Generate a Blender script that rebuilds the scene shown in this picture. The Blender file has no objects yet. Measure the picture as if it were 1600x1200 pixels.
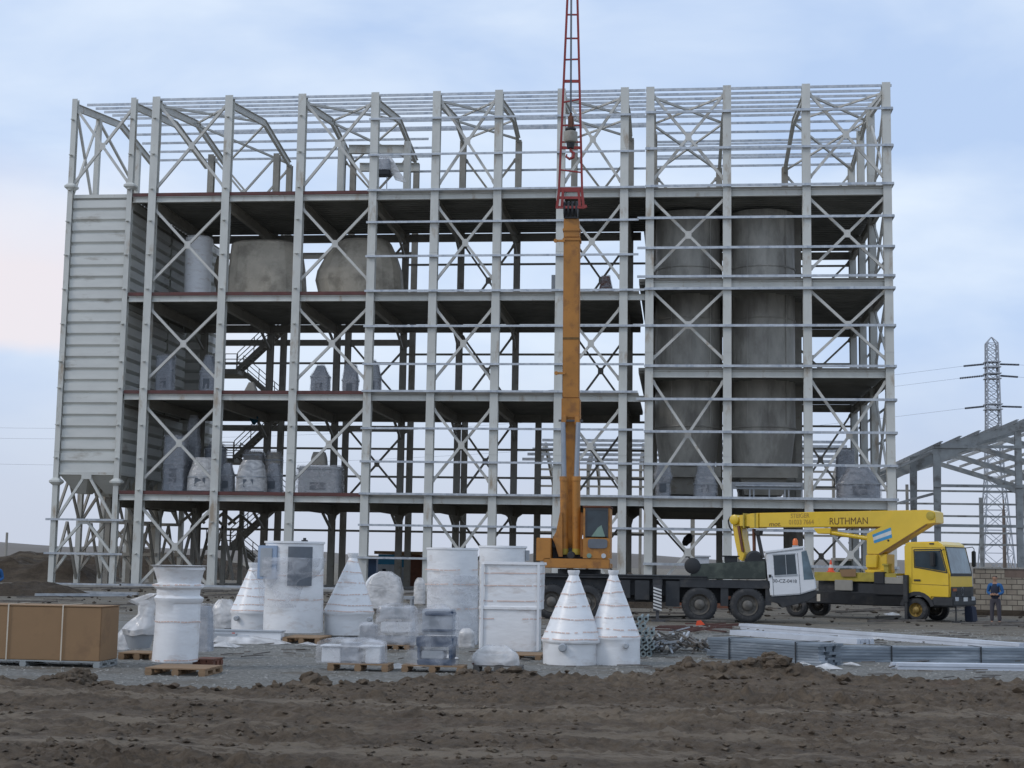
import bpy, bmesh, math, random
from math import radians, pi, sin, cos, sqrt, atan2
from mathutils import Vector, Matrix, noise
SC = bpy.context.scene
COL = SC.collection
RND = random.Random(7)

# ------------------------------------------------------------------ camera
F_PX, YAW, PITCH, ROLL, CAM_H = 2327.6, 0.1136, 0.1170, 0.0159, 2.0
_f = Vector((-sin(YAW)*cos(PITCH), cos(YAW)*cos(PITCH), sin(PITCH)))
_r0 = Vector((cos(YAW), sin(YAW), 0)); _u0 = _r0.cross(_f)
_r = cos(ROLL)*_r0 + sin(ROLL)*_u0; _u = -sin(ROLL)*_r0 + cos(ROLL)*_u0
CAM = Vector((0, 0, CAM_H))
cd = bpy.data.cameras.new('camera'); cam = bpy.data.objects.new('camera', cd); COL.objects.link(cam)
M3 = Matrix((_r, _u, -_f)).transposed()
cam.matrix_world = Matrix.Translation(CAM) @ M3.to_4x4()
cd.sensor_width = 36; cd.lens = F_PX/1600*36; cd.clip_start = 0.5; cd.clip_end = 12000
SC.camera = cam

def ray(px, py): return (_f + _r*((px-800)/F_PX) - _u*((py-600)/F_PX))
def at(px, py, Y):
    d = ray(px, py); return CAM + d*((Y-CAM.y)/d.y)
def gnd(px, py, z=0.0):
    d = ray(px, py); return CAM + d*((z-CAM_H)/d.z)
def scale_at(p): return F_PX/((Vector(p)-CAM).dot(_f))
def atp(px, py, o, n):
    d = ray(px, py); return CAM + d*((Vector(o)-CAM).dot(n)/d.dot(n))

# ------------------------------------------------------------------ light and sky
SUN_AZ, SUN_EL = radians(-118), radians(38)     # azimuth from +Y towards +X
w = bpy.data.worlds.new('World'); SC.world = w; w.use_nodes = True
nt = w.node_tree; nt.nodes.clear()
N = nt.nodes.new; L = nt.links.new
out = N('ShaderNodeOutputWorld')
sky = N('ShaderNodeTexSky'); sky.sky_type = 'NISHITA'; sky.sun_disc = False
sky.sun_elevation = SUN_EL; sky.sun_rotation = SUN_AZ; sky.dust_density = 3
bg1 = N('ShaderNodeBackground'); bg1.inputs['Strength'].default_value = 0.09; L(sky.outputs[0], bg1.inputs['Color'])
tc = N('ShaderNodeTexCoord'); sep = N('ShaderNodeSeparateXYZ'); L(tc.outputs['Generated'], sep.inputs[0])
# cloud layer: noise over the view direction, squeezed vertically
mp = N('ShaderNodeMapping'); mp.inputs['Scale'].default_value = (1.0, 1.0, 2.4); L(tc.outputs['Generated'], mp.inputs[0])
n1 = N('ShaderNodeTexNoise'); n1.inputs['Scale'].default_value = 4.2; n1.inputs['Detail'].default_value = 5; n1.inputs['Roughness'].default_value = 0.5; n1.inputs['Distortion'].default_value = 0.25
mp.inputs['Location'].default_value = (0.35, 0.1, 0.2)
L(mp.outputs[0], n1.inputs['Vector'])
cr = N('ShaderNodeValToRGB'); L(n1.outputs['Fac'], cr.inputs[0])
e = cr.color_ramp.elements; e[0].position = 0.36; e[0].color = (0.47, 0.61, 0.86, 1); e[1].position = 0.66; e[1].color = (0.72, 0.82, 0.96, 1)
# towards the horizon: hazier, greyer
hz = N('ShaderNodeMapRange'); hz.inputs['From Min'].default_value = 0.0; hz.inputs['From Max'].default_value = 0.17; hz.inputs['To Min'].default_value = 1; hz.inputs['To Max'].default_value = 0; hz.interpolation_type = 'SMOOTHSTEP'
L(sep.outputs['Z'], hz.inputs['Value'])
mx = N('ShaderNodeMix'); mx.data_type = 'RGBA'; L(hz.outputs[0], mx.inputs['Factor']); L(cr.outputs[0], mx.inputs[6]); mx.inputs[7].default_value = (0.565, 0.62, 0.74, 1)
# warm cloud band low in the left of the view
wm = N('ShaderNodeVectorMath'); wm.operation = 'DOT_PRODUCT'; L(tc.outputs['Generated'], wm.inputs[0])
wd = ray(-120, 450).normalized(); wm.inputs[1].default_value = wd
wr = N('ShaderNodeMapRange'); wr.inputs['From Min'].default_value = 0.972; wr.inputs['From Max'].default_value = 0.999; wr.interpolation_type = 'SMOOTHSTEP'; L(wm.outputs['Value'], wr.inputs['Value'])
zr = N('ShaderNodeMapRange'); zr.inputs['From Min'].default_value = 0.135; zr.inputs['From Max'].default_value = 0.150; zr.interpolation_type = 'SMOOTHSTEP'
n2 = N('ShaderNodeTexNoise'); n2.inputs['Scale'].default_value = 9; n2.inputs['Detail'].default_value = 4; L(mp.outputs[0], n2.inputs['Vector'])
ad = N('ShaderNodeMath'); ad.operation = 'MULTIPLY_ADD'; L(n2.outputs['Fac'], ad.inputs[0]); ad.inputs[1].default_value = 0.035; L(sep.outputs['Z'], ad.inputs[2]); L(ad.outputs[0], zr.inputs['Value'])
zr2 = N('ShaderNodeMapRange'); zr2.inputs['From Min'].default_value = 0.20; zr2.inputs['From Max'].default_value = 0.27; zr2.inputs['To Min'].default_value = 1; zr2.inputs['To Max'].default_value = 0; L(ad.outputs[0], zr2.inputs['Value'])
m1 = N('ShaderNodeMath'); m1.operation = 'MULTIPLY'; L(wr.outputs[0], m1.inputs[0]); L(zr.outputs[0], m1.inputs[1])
m2 = N('ShaderNodeMath'); m2.operation = 'MULTIPLY'; L(m1.outputs[0], m2.inputs[0]); L(zr2.outputs[0], m2.inputs[1])
mx2 = N('ShaderNodeMix'); mx2.data_type = 'RGBA'; L(m2.outputs[0], mx2.inputs['Factor']); L(mx.outputs[2], mx2.inputs[6]); mx2.inputs[7].default_value = (0.82, 0.775, 0.82, 1)
bg2 = N('ShaderNodeBackground'); bg2.inputs['Strength'].default_value = 1.0; L(mx2.outputs[2], bg2.inputs['Color'])
ms = N('ShaderNodeMixShader'); ms.inputs[0].default_value = 0.92; L(bg1.outputs[0], ms.inputs[1]); L(bg2.outputs[0], ms.inputs[2]); L(ms.outputs[0], out.inputs[0])
sl = bpy.data.lights.new('sun', 'SUN'); sl.energy = 0.8; sl.angle = radians(14); sl.color = (1.0, 0.93, 0.86)
so = bpy.data.objects.new('sun', sl); COL.objects.link(so)
sd = Vector((sin(SUN_AZ)*cos(SUN_EL), cos(SUN_AZ)*cos(SUN_EL), sin(SUN_EL)))
so.rotation_euler = sd.to_track_quat('Z', 'Y').to_euler()
SC.view_settings.view_transform = 'Standard'; SC.view_settings.look = 'None'; SC.view_settings.exposure = 0.16; SC.view_settings.gamma = 1

# ------------------------------------------------------------------ materials
def mat(name, c, rough=0.6, metal=0.0, var=0.12, scale=3.0, bump=0.0, bscale=20.0, c2=None, c2amt=0.0, c2scale=1.5, stretch=(1, 1, 1), alpha=1.0, coat=0.0):
    m = bpy.data.materials.new(name); m.use_nodes = True; t = m.node_tree; ns = t.nodes; b = ns['Principled BSDF']
    b.inputs['Roughness'].default_value = rough; b.inputs['Metallic'].default_value = metal
    if coat: b.inputs['Coat Weight'].default_value = coat
    tc = ns.new('ShaderNodeTexCoord'); mp = ns.new('ShaderNodeMapping'); mp.inputs['Scale'].default_value = stretch
    t.links.new(tc.outputs['Object'], mp.inputs[0])
    n = ns.new('ShaderNodeTexNoise'); n.inputs['Scale'].default_value = scale; n.inputs['Detail'].default_value = 5; n.inputs['Roughness'].default_value = 0.6; t.links.new(mp.outputs[0], n.inputs['Vector'])
    r = ns.new('ShaderNodeMapRange'); r.inputs['From Min'].default_value = 0.3; r.inputs['From Max'].default_value = 0.7; r.inputs['To Min'].default_value = 1-var; r.inputs['To Max'].default_value = 1+var
    t.links.new(n.outputs['Fac'], r.inputs['Value'])
    mu = ns.new('ShaderNodeVectorMath'); mu.operation = 'SCALE'; mu.inputs[0].default_value = c[:3]; t.links.new(r.outputs[0], mu.inputs['Scale'])
    src = mu.outputs[0]
    if c2 is not None:
        n3 = ns.new('ShaderNodeTexNoise'); n3.inputs['Scale'].default_value = c2scale; n3.inputs['Detail'].default_value = 7; n3.inputs['Roughness'].default_value = 0.65; t.links.new(mp.outputs[0], n3.inputs['Vector'])
        r3 = ns.new('ShaderNodeMapRange'); p = 0.72-0.4*c2amt; r3.inputs['From Min'].default_value = p-0.06; r3.inputs['From Max'].default_value = p+0.08; t.links.new(n3.outputs['Fac'], r3.inputs['Value'])
        mxx = ns.new('ShaderNodeMix'); mxx.data_type = 'RGBA'; t.links.new(r3.outputs[0], mxx.inputs['Factor']); t.links.new(src, mxx.inputs[6]); mxx.inputs[7].default_value = (*c2[:3], 1); src = mxx.outputs[2]
    t.links.new(src, b.inputs['Base Color'])
    rr = ns.new('ShaderNodeMapRange'); rr.inputs['To Min'].default_value = max(0.02, rough-0.1); rr.inputs['To Max'].default_value = min(1, rough+0.12); t.links.new(n.outputs['Fac'], rr.inputs['Value']); t.links.new(rr.outputs[0], b.inputs['Roughness'])
    if bump:
        nb = ns.new('ShaderNodeTexNoise'); nb.inputs['Scale'].default_value = bscale; nb.inputs['Detail'].default_value = 6; t.links.new(mp.outputs[0], nb.inputs['Vector'])
        bp = ns.new('ShaderNodeBump'); bp.inputs['Strength'].default_value = 1.0; bp.inputs['Distance'].default_value = bump; t.links.new(nb.outputs['Fac'], bp.inputs['Height']); t.links.new(bp.outputs[0], b.inputs['Normal'])
    if alpha < 1: b.inputs['Alpha'].default_value = alpha
    return m
M = {}
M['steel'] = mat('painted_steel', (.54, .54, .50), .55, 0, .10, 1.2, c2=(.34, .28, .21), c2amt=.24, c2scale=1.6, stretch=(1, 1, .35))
M['bin'] = mat('bin_panel', (.60, .60, .56), .5, 0, .08, 1.0, c2=(.34, .31, .26), c2amt=.2, c2scale=.8, stretch=(.4, .4, 1.5))
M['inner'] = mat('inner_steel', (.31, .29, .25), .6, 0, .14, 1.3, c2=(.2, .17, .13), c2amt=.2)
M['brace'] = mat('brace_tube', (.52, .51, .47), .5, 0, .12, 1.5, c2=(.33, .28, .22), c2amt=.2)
M['galv'] = mat('galvanised_steel', (.48, .50, .52), .42, .55, .18, 2.5, c2=(.33, .36, .40), c2amt=.4, c2scale=3)
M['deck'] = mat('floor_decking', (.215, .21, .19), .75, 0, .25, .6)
M['primer'] = mat('red_primer', (.11, .04, .035), .7, 0, .25, 2, c2=(.10, .05, .045), c2amt=.4, c2scale=1.2)
M['silo'] = mat('silo_sheet', (.46, .44, .39), .5, .15, .22, .9, c2=(.27, .255, .225), c2amt=.55, c2scale=.5, stretch=(1, 1, .35))
M['tank'] = mat('tank_sheet', (.46, .41, .33), .6, .1, .2, .8, c2=(.28, .25, .20), c2amt=.5, c2scale=.6)
M['conc'] = mat('concrete', (.30, .29, .27), .9, 0, .2, 1.5, .01, 14)
M['white'] = mat('white_paint', (.72, .73, .74), .42, 0, .05, 2, c2=(.55, .54, .52), c2amt=.15)
M['wrapw'] = mat('white_wrapped_sheet', (.78, .78, .78), .34, 0, .05, 2.2, .008, 4, c2=(.62, .58, .55), c2amt=.3, c2scale=1.6, stretch=(1, 1, 2.5))
M['machine'] = mat('machine_grey', (.30, .32, .35), .5, 0, .15, 2)
M['grey'] = mat('grey_paint', (.36, .38, .40), .5, 0, .1, 2)
M['mesh'] = mat('dark_mesh_screen', (.13, .145, .165), .6, 0, .1, 5)
M['cabinet'] = mat('cabinet_blue_grey', (.32, .40, .52), .4, 0, .1, 2)
M['blue'] = mat('machine_blue', (.015, .04, .09), .45, 0, .2, 2)
M['tape'] = mat('pink_tape', (.66, .50, .43), .5, 0, .15, 6)
M['card'] = mat('cardboard', (.27, .165, .085), .85, 0, .07, 1.2, .003, 3, c2=(.23, .14, .075), c2amt=.3)
M['strap'] = mat('pale_strap', (.55, .48, .38), .5)
M['wood'] = mat('pallet_wood', (.27, .175, .10), .8, 0, .25, 3, .004, 20, stretch=(.4, 3, 3))
M['oldwood'] = mat('weathered_wood', (.12, .11, .10), .9, 0, .3, 3)
M['palletgrey'] = mat('grey_pallet', (.30, .32, .32), .8, 0, .2, 3)
M['orange'] = mat('crane_orange', (.43, .185, .035), .5, 0, .14, 1.5, c2=(.27, .115, .03), c2amt=.34, c2scale=2.2)
M['yellow'] = mat('truck_yellow', (.74, .50, .035), .35, 0, .05, 2, c2=(.52, .34, .05), c2amt=.14, c2scale=2, coat=.3)
M['yellowold'] = mat('deck_yellow', (.40, .31, .045), .6, 0, .2, 3)
M['red'] = mat('jib_red', (.27, .035, .03), .5, 0, .2, 3)
M['black'] = mat('black_rubbery', (.022, .023, .025), .6, 0, .2, 4)
M['chassis'] = mat('chassis_black', (.028, .03, .033), .6, 0, .3, 3, c2=(.06, .055, .05), c2amt=.3)
M['camo'] = mat('camouflage_paint', (.035, .045, .038), .65, 0, .1, 2, c2=(.085, .10, .08), c2amt=.6, c2scale=1.0)
M['tyre'] = mat('tyre_rubber', (.035, .036, .038), .85, 0, .2, 6, c2=(.085, .08, .075), c2amt=.35, c2scale=4)
M['rim'] = mat('wheel_rim', (.13, .12, .105), .6, .2, .3, 6)
M['rimy'] = mat('yellow_rim', (.30, .20, .05), .6, .1, .3, 6)
M['glass'] = mat('dark_glass', (.035, .05, .06), .07, 0, .3, 1.5)
M['glassl'] = mat('windscreen_glass', (.10, .15, .18), .06, 0, .5, 1.4)
M['rust'] = mat('rusty_steel', (.15, .06, .035), .8, 0, .3, 3)
M['beacon'] = mat('orange_beacon', (.75, .16, .03), .25)
M['coneor'] = mat('traffic_orange', (.78, .09, .03), .5)
M['rod'] = mat('cylinder_rod', (.30, .33, .37), .35, .6)
M['flagb'] = mat('sticker_blue', (.05, .28, .52), .4)
M['ink'] = mat('faded_lettering', (.36, .21, .04), .5, 0, .3, 9)
M['inkd'] = mat('dark_lettering', (.06, .06, .065), .6, 0, .2, 6)
M['inkb'] = mat('brown_lettering', (.17, .09, .02), .6, 0, .3, 6)
M['stripe'] = mat('hazard_white', (.62, .62, .60), .6)
M['lamp'] = mat('lamp_glass', (.20, .30, .24), .2)
M['lampw'] = mat('headlamp_glass', (.50, .53, .56), .12)
M['lampo'] = mat('indicator_orange', (.32, .09, .03), .25)
M['skin'] = mat('skin', (.36, .20, .13), .6)
M['hair'] = mat('dark_hair', (.02, .015, .012), .7)
M['navy'] = mat('navy_cloth', (.018, .024, .045), .85)
M['bluecl'] = mat('blue_cloth', (.02, .10, .26), .85)
M['greycl'] = mat('grey_trousers', (.06, .055, .065), .9)
M['shoe'] = mat('shoe_leather', (.03, .028, .026), .6)
M['teal'] = mat('teal_cloth', (.01, .09, .14), .8)
M['pipe'] = mat('grey_green_pipe', (.20, .245, .25), .5, .1)
M['hut'] = mat('hut_white', (.45, .47, .5), .6)
M['hutblue'] = mat('hut_blue', (.03, .22, .38), .6)
M['block'] = None
M['whitest'] = mat('pale_profile', (.58, .61, .66), .35, .2, .1, 2)
M['scrapd'] = mat('dark_scrap', (.13, .115, .10), .6, .2, .4, 5)
M['rustd'] = mat('dark_rust', (.085, .04, .033), .8, 0, .3, 5)
M['bund'] = mat('bundle_sheet', (.22, .255, .29), .4, .4, .25, 3, c2=(.42, .46, .5), c2amt=.4, c2scale=2, stretch=(.3, 1, 2))
M['hallst'] = mat('hall_steel', (.31, .32, .315), .55, .2, .2, 1.5, c2=(.16, .15, .14), c2amt=.35, c2scale=1)
M['polewood'] = mat('pole_wood', (.16, .13, .11), .9)
M['pyl'] = mat('pylon_steel', (.38, .40, .43), .5, .3)
M['wirec'] = mat('wire_grey', (.10, .11, .13), .6)

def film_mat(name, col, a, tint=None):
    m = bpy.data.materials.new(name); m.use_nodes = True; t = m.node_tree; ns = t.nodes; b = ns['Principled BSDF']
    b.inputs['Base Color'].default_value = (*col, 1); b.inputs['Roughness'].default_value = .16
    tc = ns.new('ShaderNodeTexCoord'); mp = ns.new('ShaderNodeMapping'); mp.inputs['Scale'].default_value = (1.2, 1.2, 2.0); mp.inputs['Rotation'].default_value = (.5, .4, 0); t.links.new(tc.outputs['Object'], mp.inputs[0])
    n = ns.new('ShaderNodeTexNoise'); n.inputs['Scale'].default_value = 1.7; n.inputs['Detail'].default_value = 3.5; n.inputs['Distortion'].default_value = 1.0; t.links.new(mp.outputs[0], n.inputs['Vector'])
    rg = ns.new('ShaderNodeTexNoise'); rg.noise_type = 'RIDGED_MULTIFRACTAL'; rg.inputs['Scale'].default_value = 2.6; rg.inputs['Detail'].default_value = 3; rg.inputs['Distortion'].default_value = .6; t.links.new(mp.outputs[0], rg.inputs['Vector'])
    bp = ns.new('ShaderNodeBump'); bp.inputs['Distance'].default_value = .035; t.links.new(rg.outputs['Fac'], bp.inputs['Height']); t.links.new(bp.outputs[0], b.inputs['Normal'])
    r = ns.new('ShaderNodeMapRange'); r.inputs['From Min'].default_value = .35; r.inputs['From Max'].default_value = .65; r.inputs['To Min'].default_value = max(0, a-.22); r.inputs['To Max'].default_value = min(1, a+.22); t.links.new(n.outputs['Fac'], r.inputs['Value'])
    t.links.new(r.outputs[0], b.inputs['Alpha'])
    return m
M['film'] = film_mat('clear_stretch_film', (.68, .68, .70), .30)
M['filmw'] = film_mat('milky_stretch_film', (.72, .70, .68), .66)
M['filmc'] = film_mat('thin_stretch_film', (.62, .64, .68), .17)
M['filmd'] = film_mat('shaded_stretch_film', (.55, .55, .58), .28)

# ------------------------------------------------------------------ mesh builder
class MB:
    def __init__(s): s.v = []; s.f = []
    def quadbox(s, c):      # 8 corners: 0-3 bottom ring, 4-7 top ring
        o = len(s.v); s.v += [tuple(p) for p in c]
        s.f += [(o, o+3, o+2, o+1), (o+4, o+5, o+6, o+7)] + [(o+i, o+(i+1) % 4, o+4+(i+1) % 4, o+4+i) for i in range(4)]
        return s
    def box(s, x0, x1, y0, y1, z0, z1):
        return s.quadbox([(x0, y0, z0), (x1, y0, z0), (x1, y1, z0), (x0, y1, z0), (x0, y0, z1), (x1, y0, z1), (x1, y1, z1), (x0, y1, z1)])
    def bar(s, a, b, w, h=None, up=(0, 0, 1)):   # rectangular bar; w across, h along up
        h = h or w; a = Vector(a); b = Vector(b); d = (b-a).normalized(); up = Vector(up)
        if abs(d.dot(up)) > .98: up = Vector((0, 1, 0))
        sd = d.cross(up).normalized()*w/2; u = sd.cross(d).normalized()*h/2
        return s.quadbox([a-sd-u, a+sd-u, a+sd+u, a-sd+u, b-sd-u, b+sd-u, b+sd+u, b-sd+u])
    def ibeam(s, a, b, w, h, t=.03, up=(0, 0, 1)):
        a = Vector(a); b = Vector(b); d = (b-a).normalized(); up = Vector(up)
        sd = d.cross(up).normalized(); u = sd.cross(d).normalized()
        s.bar(a+u*(h/2-t/2), b+u*(h/2-t/2), w, t, up); s.bar(a-u*(h/2-t/2), b-u*(h/2-t/2), w, t, up); s.bar(a, b, t, h-2*t, up)
        return s
    def tube(s, pts, r, n=8, caps=True):
        pts = [Vector(p) for p in pts]; o = len(s.v); k = len(pts); rs = r if isinstance(r, (list, tuple)) else [r]*k
        ref = None
        for i, p in enumerate(pts):
            d = (pts[min(i+1, k-1)]-pts[max(i-1, 0)]).normalized()
            if ref is None:
                ref = Vector((0, 0, 1)) if abs(d.z) < .9 else Vector((1, 0, 0))
            a = d.cross(ref).normalized(); b = a.cross(d).normalized(); ref = b
            for j in range(n):
                t = 2*pi*(j+.5)/n; s.v.append(tuple(p+a*cos(t)*rs[i]+b*sin(t)*rs[i]))
        for i in range(k-1):
            for j in range(n):
                q = (j+1) % n; s.f.append((o+i*n+j, o+i*n+q, o+(i+1)*n+q, o+(i+1)*n+j))
        if caps: s.f.append(tuple(o+j for j in range(n-1, -1, -1))); s.f.append(tuple(o+(k-1)*n+j for j in range(n)))
        return s
    def prism(s, poly, ax, d0, d1):   # poly of 2d points; ax = 'y' -> (x,z), 'x' -> (y,z), 'z' -> (x,y)
        def P(a, b, d): return {'y': (a, d, b), 'x': (d, a, b), 'z': (a, b, d)}[ax]
        o = len(s.v); n = len(poly)
        s.v += [P(a, b, d0) for a, b in poly]+[P(a, b, d1) for a, b in poly]
        s.f += [tuple(range(o, o+n)), tuple(range(o+2*n-1, o+n-1, -1))]+[(o+i, o+n+i, o+n+(i+1) % n, o+(i+1) % n) for i in range(n)]
        return s
    def loft(s, secs, n=28, wob=0.0, seed=0.0, caps=True, wf=2.2):  # secs: (z, cx, cy, rx, ry, power)
        o = len(s.v)
        for (z, cx, cy, rx, ry, pw) in secs:
            for j in range(n):
                t = 2*pi*(j+.5)/n; c, q = cos(t), sin(t); e = 2/pw
                x = math.copysign(abs(c)**e, c); y = math.copysign(abs(q)**e, q); p = Vector((cx+rx*x, cy+ry*y, z))
                if wob: g = 1+wob*(noise.noise(Vector((x*wf, y*wf, z*wf*1.6+seed)))+.5*noise.noise(Vector((x*wf*2.7, y*wf*2.7, z*wf*4+seed+9)))); p = Vector((cx+rx*x*g, cy+ry*y*g, z+wob*.3*noise.noise(Vector((x*2, y*2, seed)))))
                s.v.append(tuple(p))
        for i in range(len(secs)-1):
            for j in range(n):
                q = (j+1) % n; s.f.append((o+i*n+j, o+i*n+q, o+(i+1)*n+q, o+(i+1)*n+j))
        if caps: s.f.append(tuple(o+j for j in range(n-1, -1, -1))); s.f.append(tuple(o+(len(secs)-1)*n+j for j in range(n)))
        return s
    def lathe(s, prof, c=(0, 0, 0), n=28, axis='z', caps=True):  # prof: (r, h)
        o = len(s.v); c = Vector(c)
        for r, h in prof:
            for j in range(n):
                t = 2*pi*j/n; a, b = r*cos(t), r*sin(t)
                s.v.append(tuple(c+Vector({'z': (a, b, h), 'y': (a, h, b), 'x': (h, a, b)}[axis])))
        for i in range(len(prof)-1):
            for j in range(n):
                q = (j+1) % n; s.f.append((o+i*n+j, o+i*n+q, o+(i+1)*n+q, o+(i+1)*n+j))
        if caps: s.f.append(tuple(o+j for j in range(n-1, -1, -1))); s.f.append(tuple(o+(len(prof)-1)*n+j for j in range(n)))
        return s
    def build(s, name, m, parent=None, smooth=False, bevel=0, loc=None):
        me = bpy.data.meshes.new(name); me.from_pydata(s.v, [], s.f)
        bm = bmesh.new(); bm.from_mesh(me); bmesh.ops.recalc_face_normals(bm, faces=bm.faces)
        if bevel: bmesh.ops.bevel(bm, geom=[e for e in bm.edges if len(e.link_faces) == 2 and e.calc_face_angle(0) > .6], offset=bevel, segments=2, affect='EDGES', clamp_overlap=True)
        bm.to_mesh(me); bm.free()
        me.materials.append(M[m] if isinstance(m, str) else m)
        if smooth:
            me.shade_smooth()
            try: me.set_sharp_from_angle(angle=radians(38))
            except Exception: pass
        o = bpy.data.objects.new(name, me); COL.objects.link(o)
        if parent: o.parent = parent
        if loc is not None: o.location = loc
        return o
def tag(o, label=None, cat=None, group=None, kind=None):
    if label: o['label'] = label
    if cat: o['category'] = cat
    if group: o['group'] = group
    if kind: o['kind'] = kind
    return o
def thing(name, label, cat, loc=(0, 0, 0), rz=0, group=None):
    o = bpy.data.objects.new(name, None); COL.objects.link(o); o.location = loc; o.rotation_euler = (0, 0, rz); o.empty_display_size = .3
    return tag(o, label, cat, group)
def text_mesh(name, body, size, m, parent, mtx, shear=0, extrude=.002, xs=1.0):
    cu = bpy.data.curves.new(name, 'FONT'); cu.body = body; cu.size = size; cu.extrude = extrude; cu.shear = shear; cu.align_x = 'CENTER'; cu.align_y = 'CENTER'
    ob = bpy.data.objects.new(name, cu); COL.objects.link(ob)
    me = bpy.data.meshes.new_from_object(ob.evaluated_get(bpy.context.evaluated_depsgraph_get())); bpy.data.objects.remove(ob)
    me.materials.append(M[m]); me.transform(Matrix.Diagonal((xs, 1, 1, 1)))
    o = bpy.data.objects.new(name, me); COL.objects.link(o); o.parent = parent; o.matrix_local = mtx
    return o
FACING = Matrix.Rotation(radians(90), 4, 'X')     # text standing up, read from -Y

# ------------------------------------------------------------------ ground
def ground_mat():
    m = bpy.data.materials.new('gravel_yard'); m.use_nodes = True; t = m.node_tree; ns = t.nodes; b = ns['Principled BSDF']; b.inputs['Roughness'].default_value = .95
    ge = ns.new('ShaderNodeNewGeometry'); pos = ge.outputs['Position']
    def noi(sc, det=6, ro=.6, st=(1, 1, 1)):
        mp = ns.new('ShaderNodeMapping'); mp.inputs['Scale'].default_value = st; t.links.new(pos, mp.inputs[0])
        n = ns.new('ShaderNodeTexNoise'); n.inputs['Scale'].default_value = sc; n.inputs['Detail'].default_value = det; n.inputs['Roughness'].default_value = ro; t.links.new(mp.outputs[0], n.inputs['Vector']); return n.outputs['Fac']
    def ramp(f, a, b_, c0, c1):
        r = ns.new('ShaderNodeValToRGB'); t.links.new(f, r.inputs[0]); e = r.color_ramp.elements; e[0].position = a; e[0].color = (*c0, 1); e[1].position = b_; e[1].color = (*c1, 1); return r.outputs[0]
    stones = ramp(noi(9, 8, .75), .35, .68, (.12, .115, .10), (.40, .385, .35))
    dirt = ramp(noi(3, 8, .7), .3, .7, (.11, .095, .072), (.25, .215, .165))
    sx = ns.new('ShaderNodeSeparateXYZ'); t.links.new(pos, sx.inputs[0])
    # gravel yard is palest between the goods; browner and darker towards and beyond the building
    g = ns.new('ShaderNodeMapRange'); g.inputs['From Min'].default_value = 40; g.inputs['From Max'].default_value = 52; g.inputs['To Min'].default_value = .0; g.inputs['To Max'].default_value = .22; t.links.new(sx.outputs['Y'], g.inputs['Value'])
    a = ns.new('ShaderNodeMath'); a.operation = 'ADD'; t.links.new(g.outputs[0], a.inputs[0]); t.links.new(noi(.35, 6, .6, (1, 2.2, 1)), a.inputs[1])
    f = ns.new('ShaderNodeMapRange'); f.inputs['From Min'].default_value = .52; f.inputs['From Max'].default_value = .66; t.links.new(a.outputs[0], f.inputs['Value'])
    mx = ns.new('ShaderNodeMix'); mx.data_type = 'RGBA'; t.links.new(f.outputs[0], mx.inputs['Factor']); t.links.new(stones, mx.inputs[6]); t.links.new(dirt, mx.inputs[7])
    t.links.new(mx.outputs[2], b.inputs['Base Color'])
    bp = ns.new('ShaderNodeBump'); bp.inputs['Distance'].default_value = .13; t.links.new(noi(7, 8, .78), bp.inputs['Height']); t.links.new(bp.outputs[0], b.inputs['Normal'])
    return m
TRACKS = ((16.2, .30, .42, .55), (14.3, .25, .5, .5), (18.9, .2, .38, .4))     # pressed wheel tracks: y, sway, wave, half width
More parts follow.
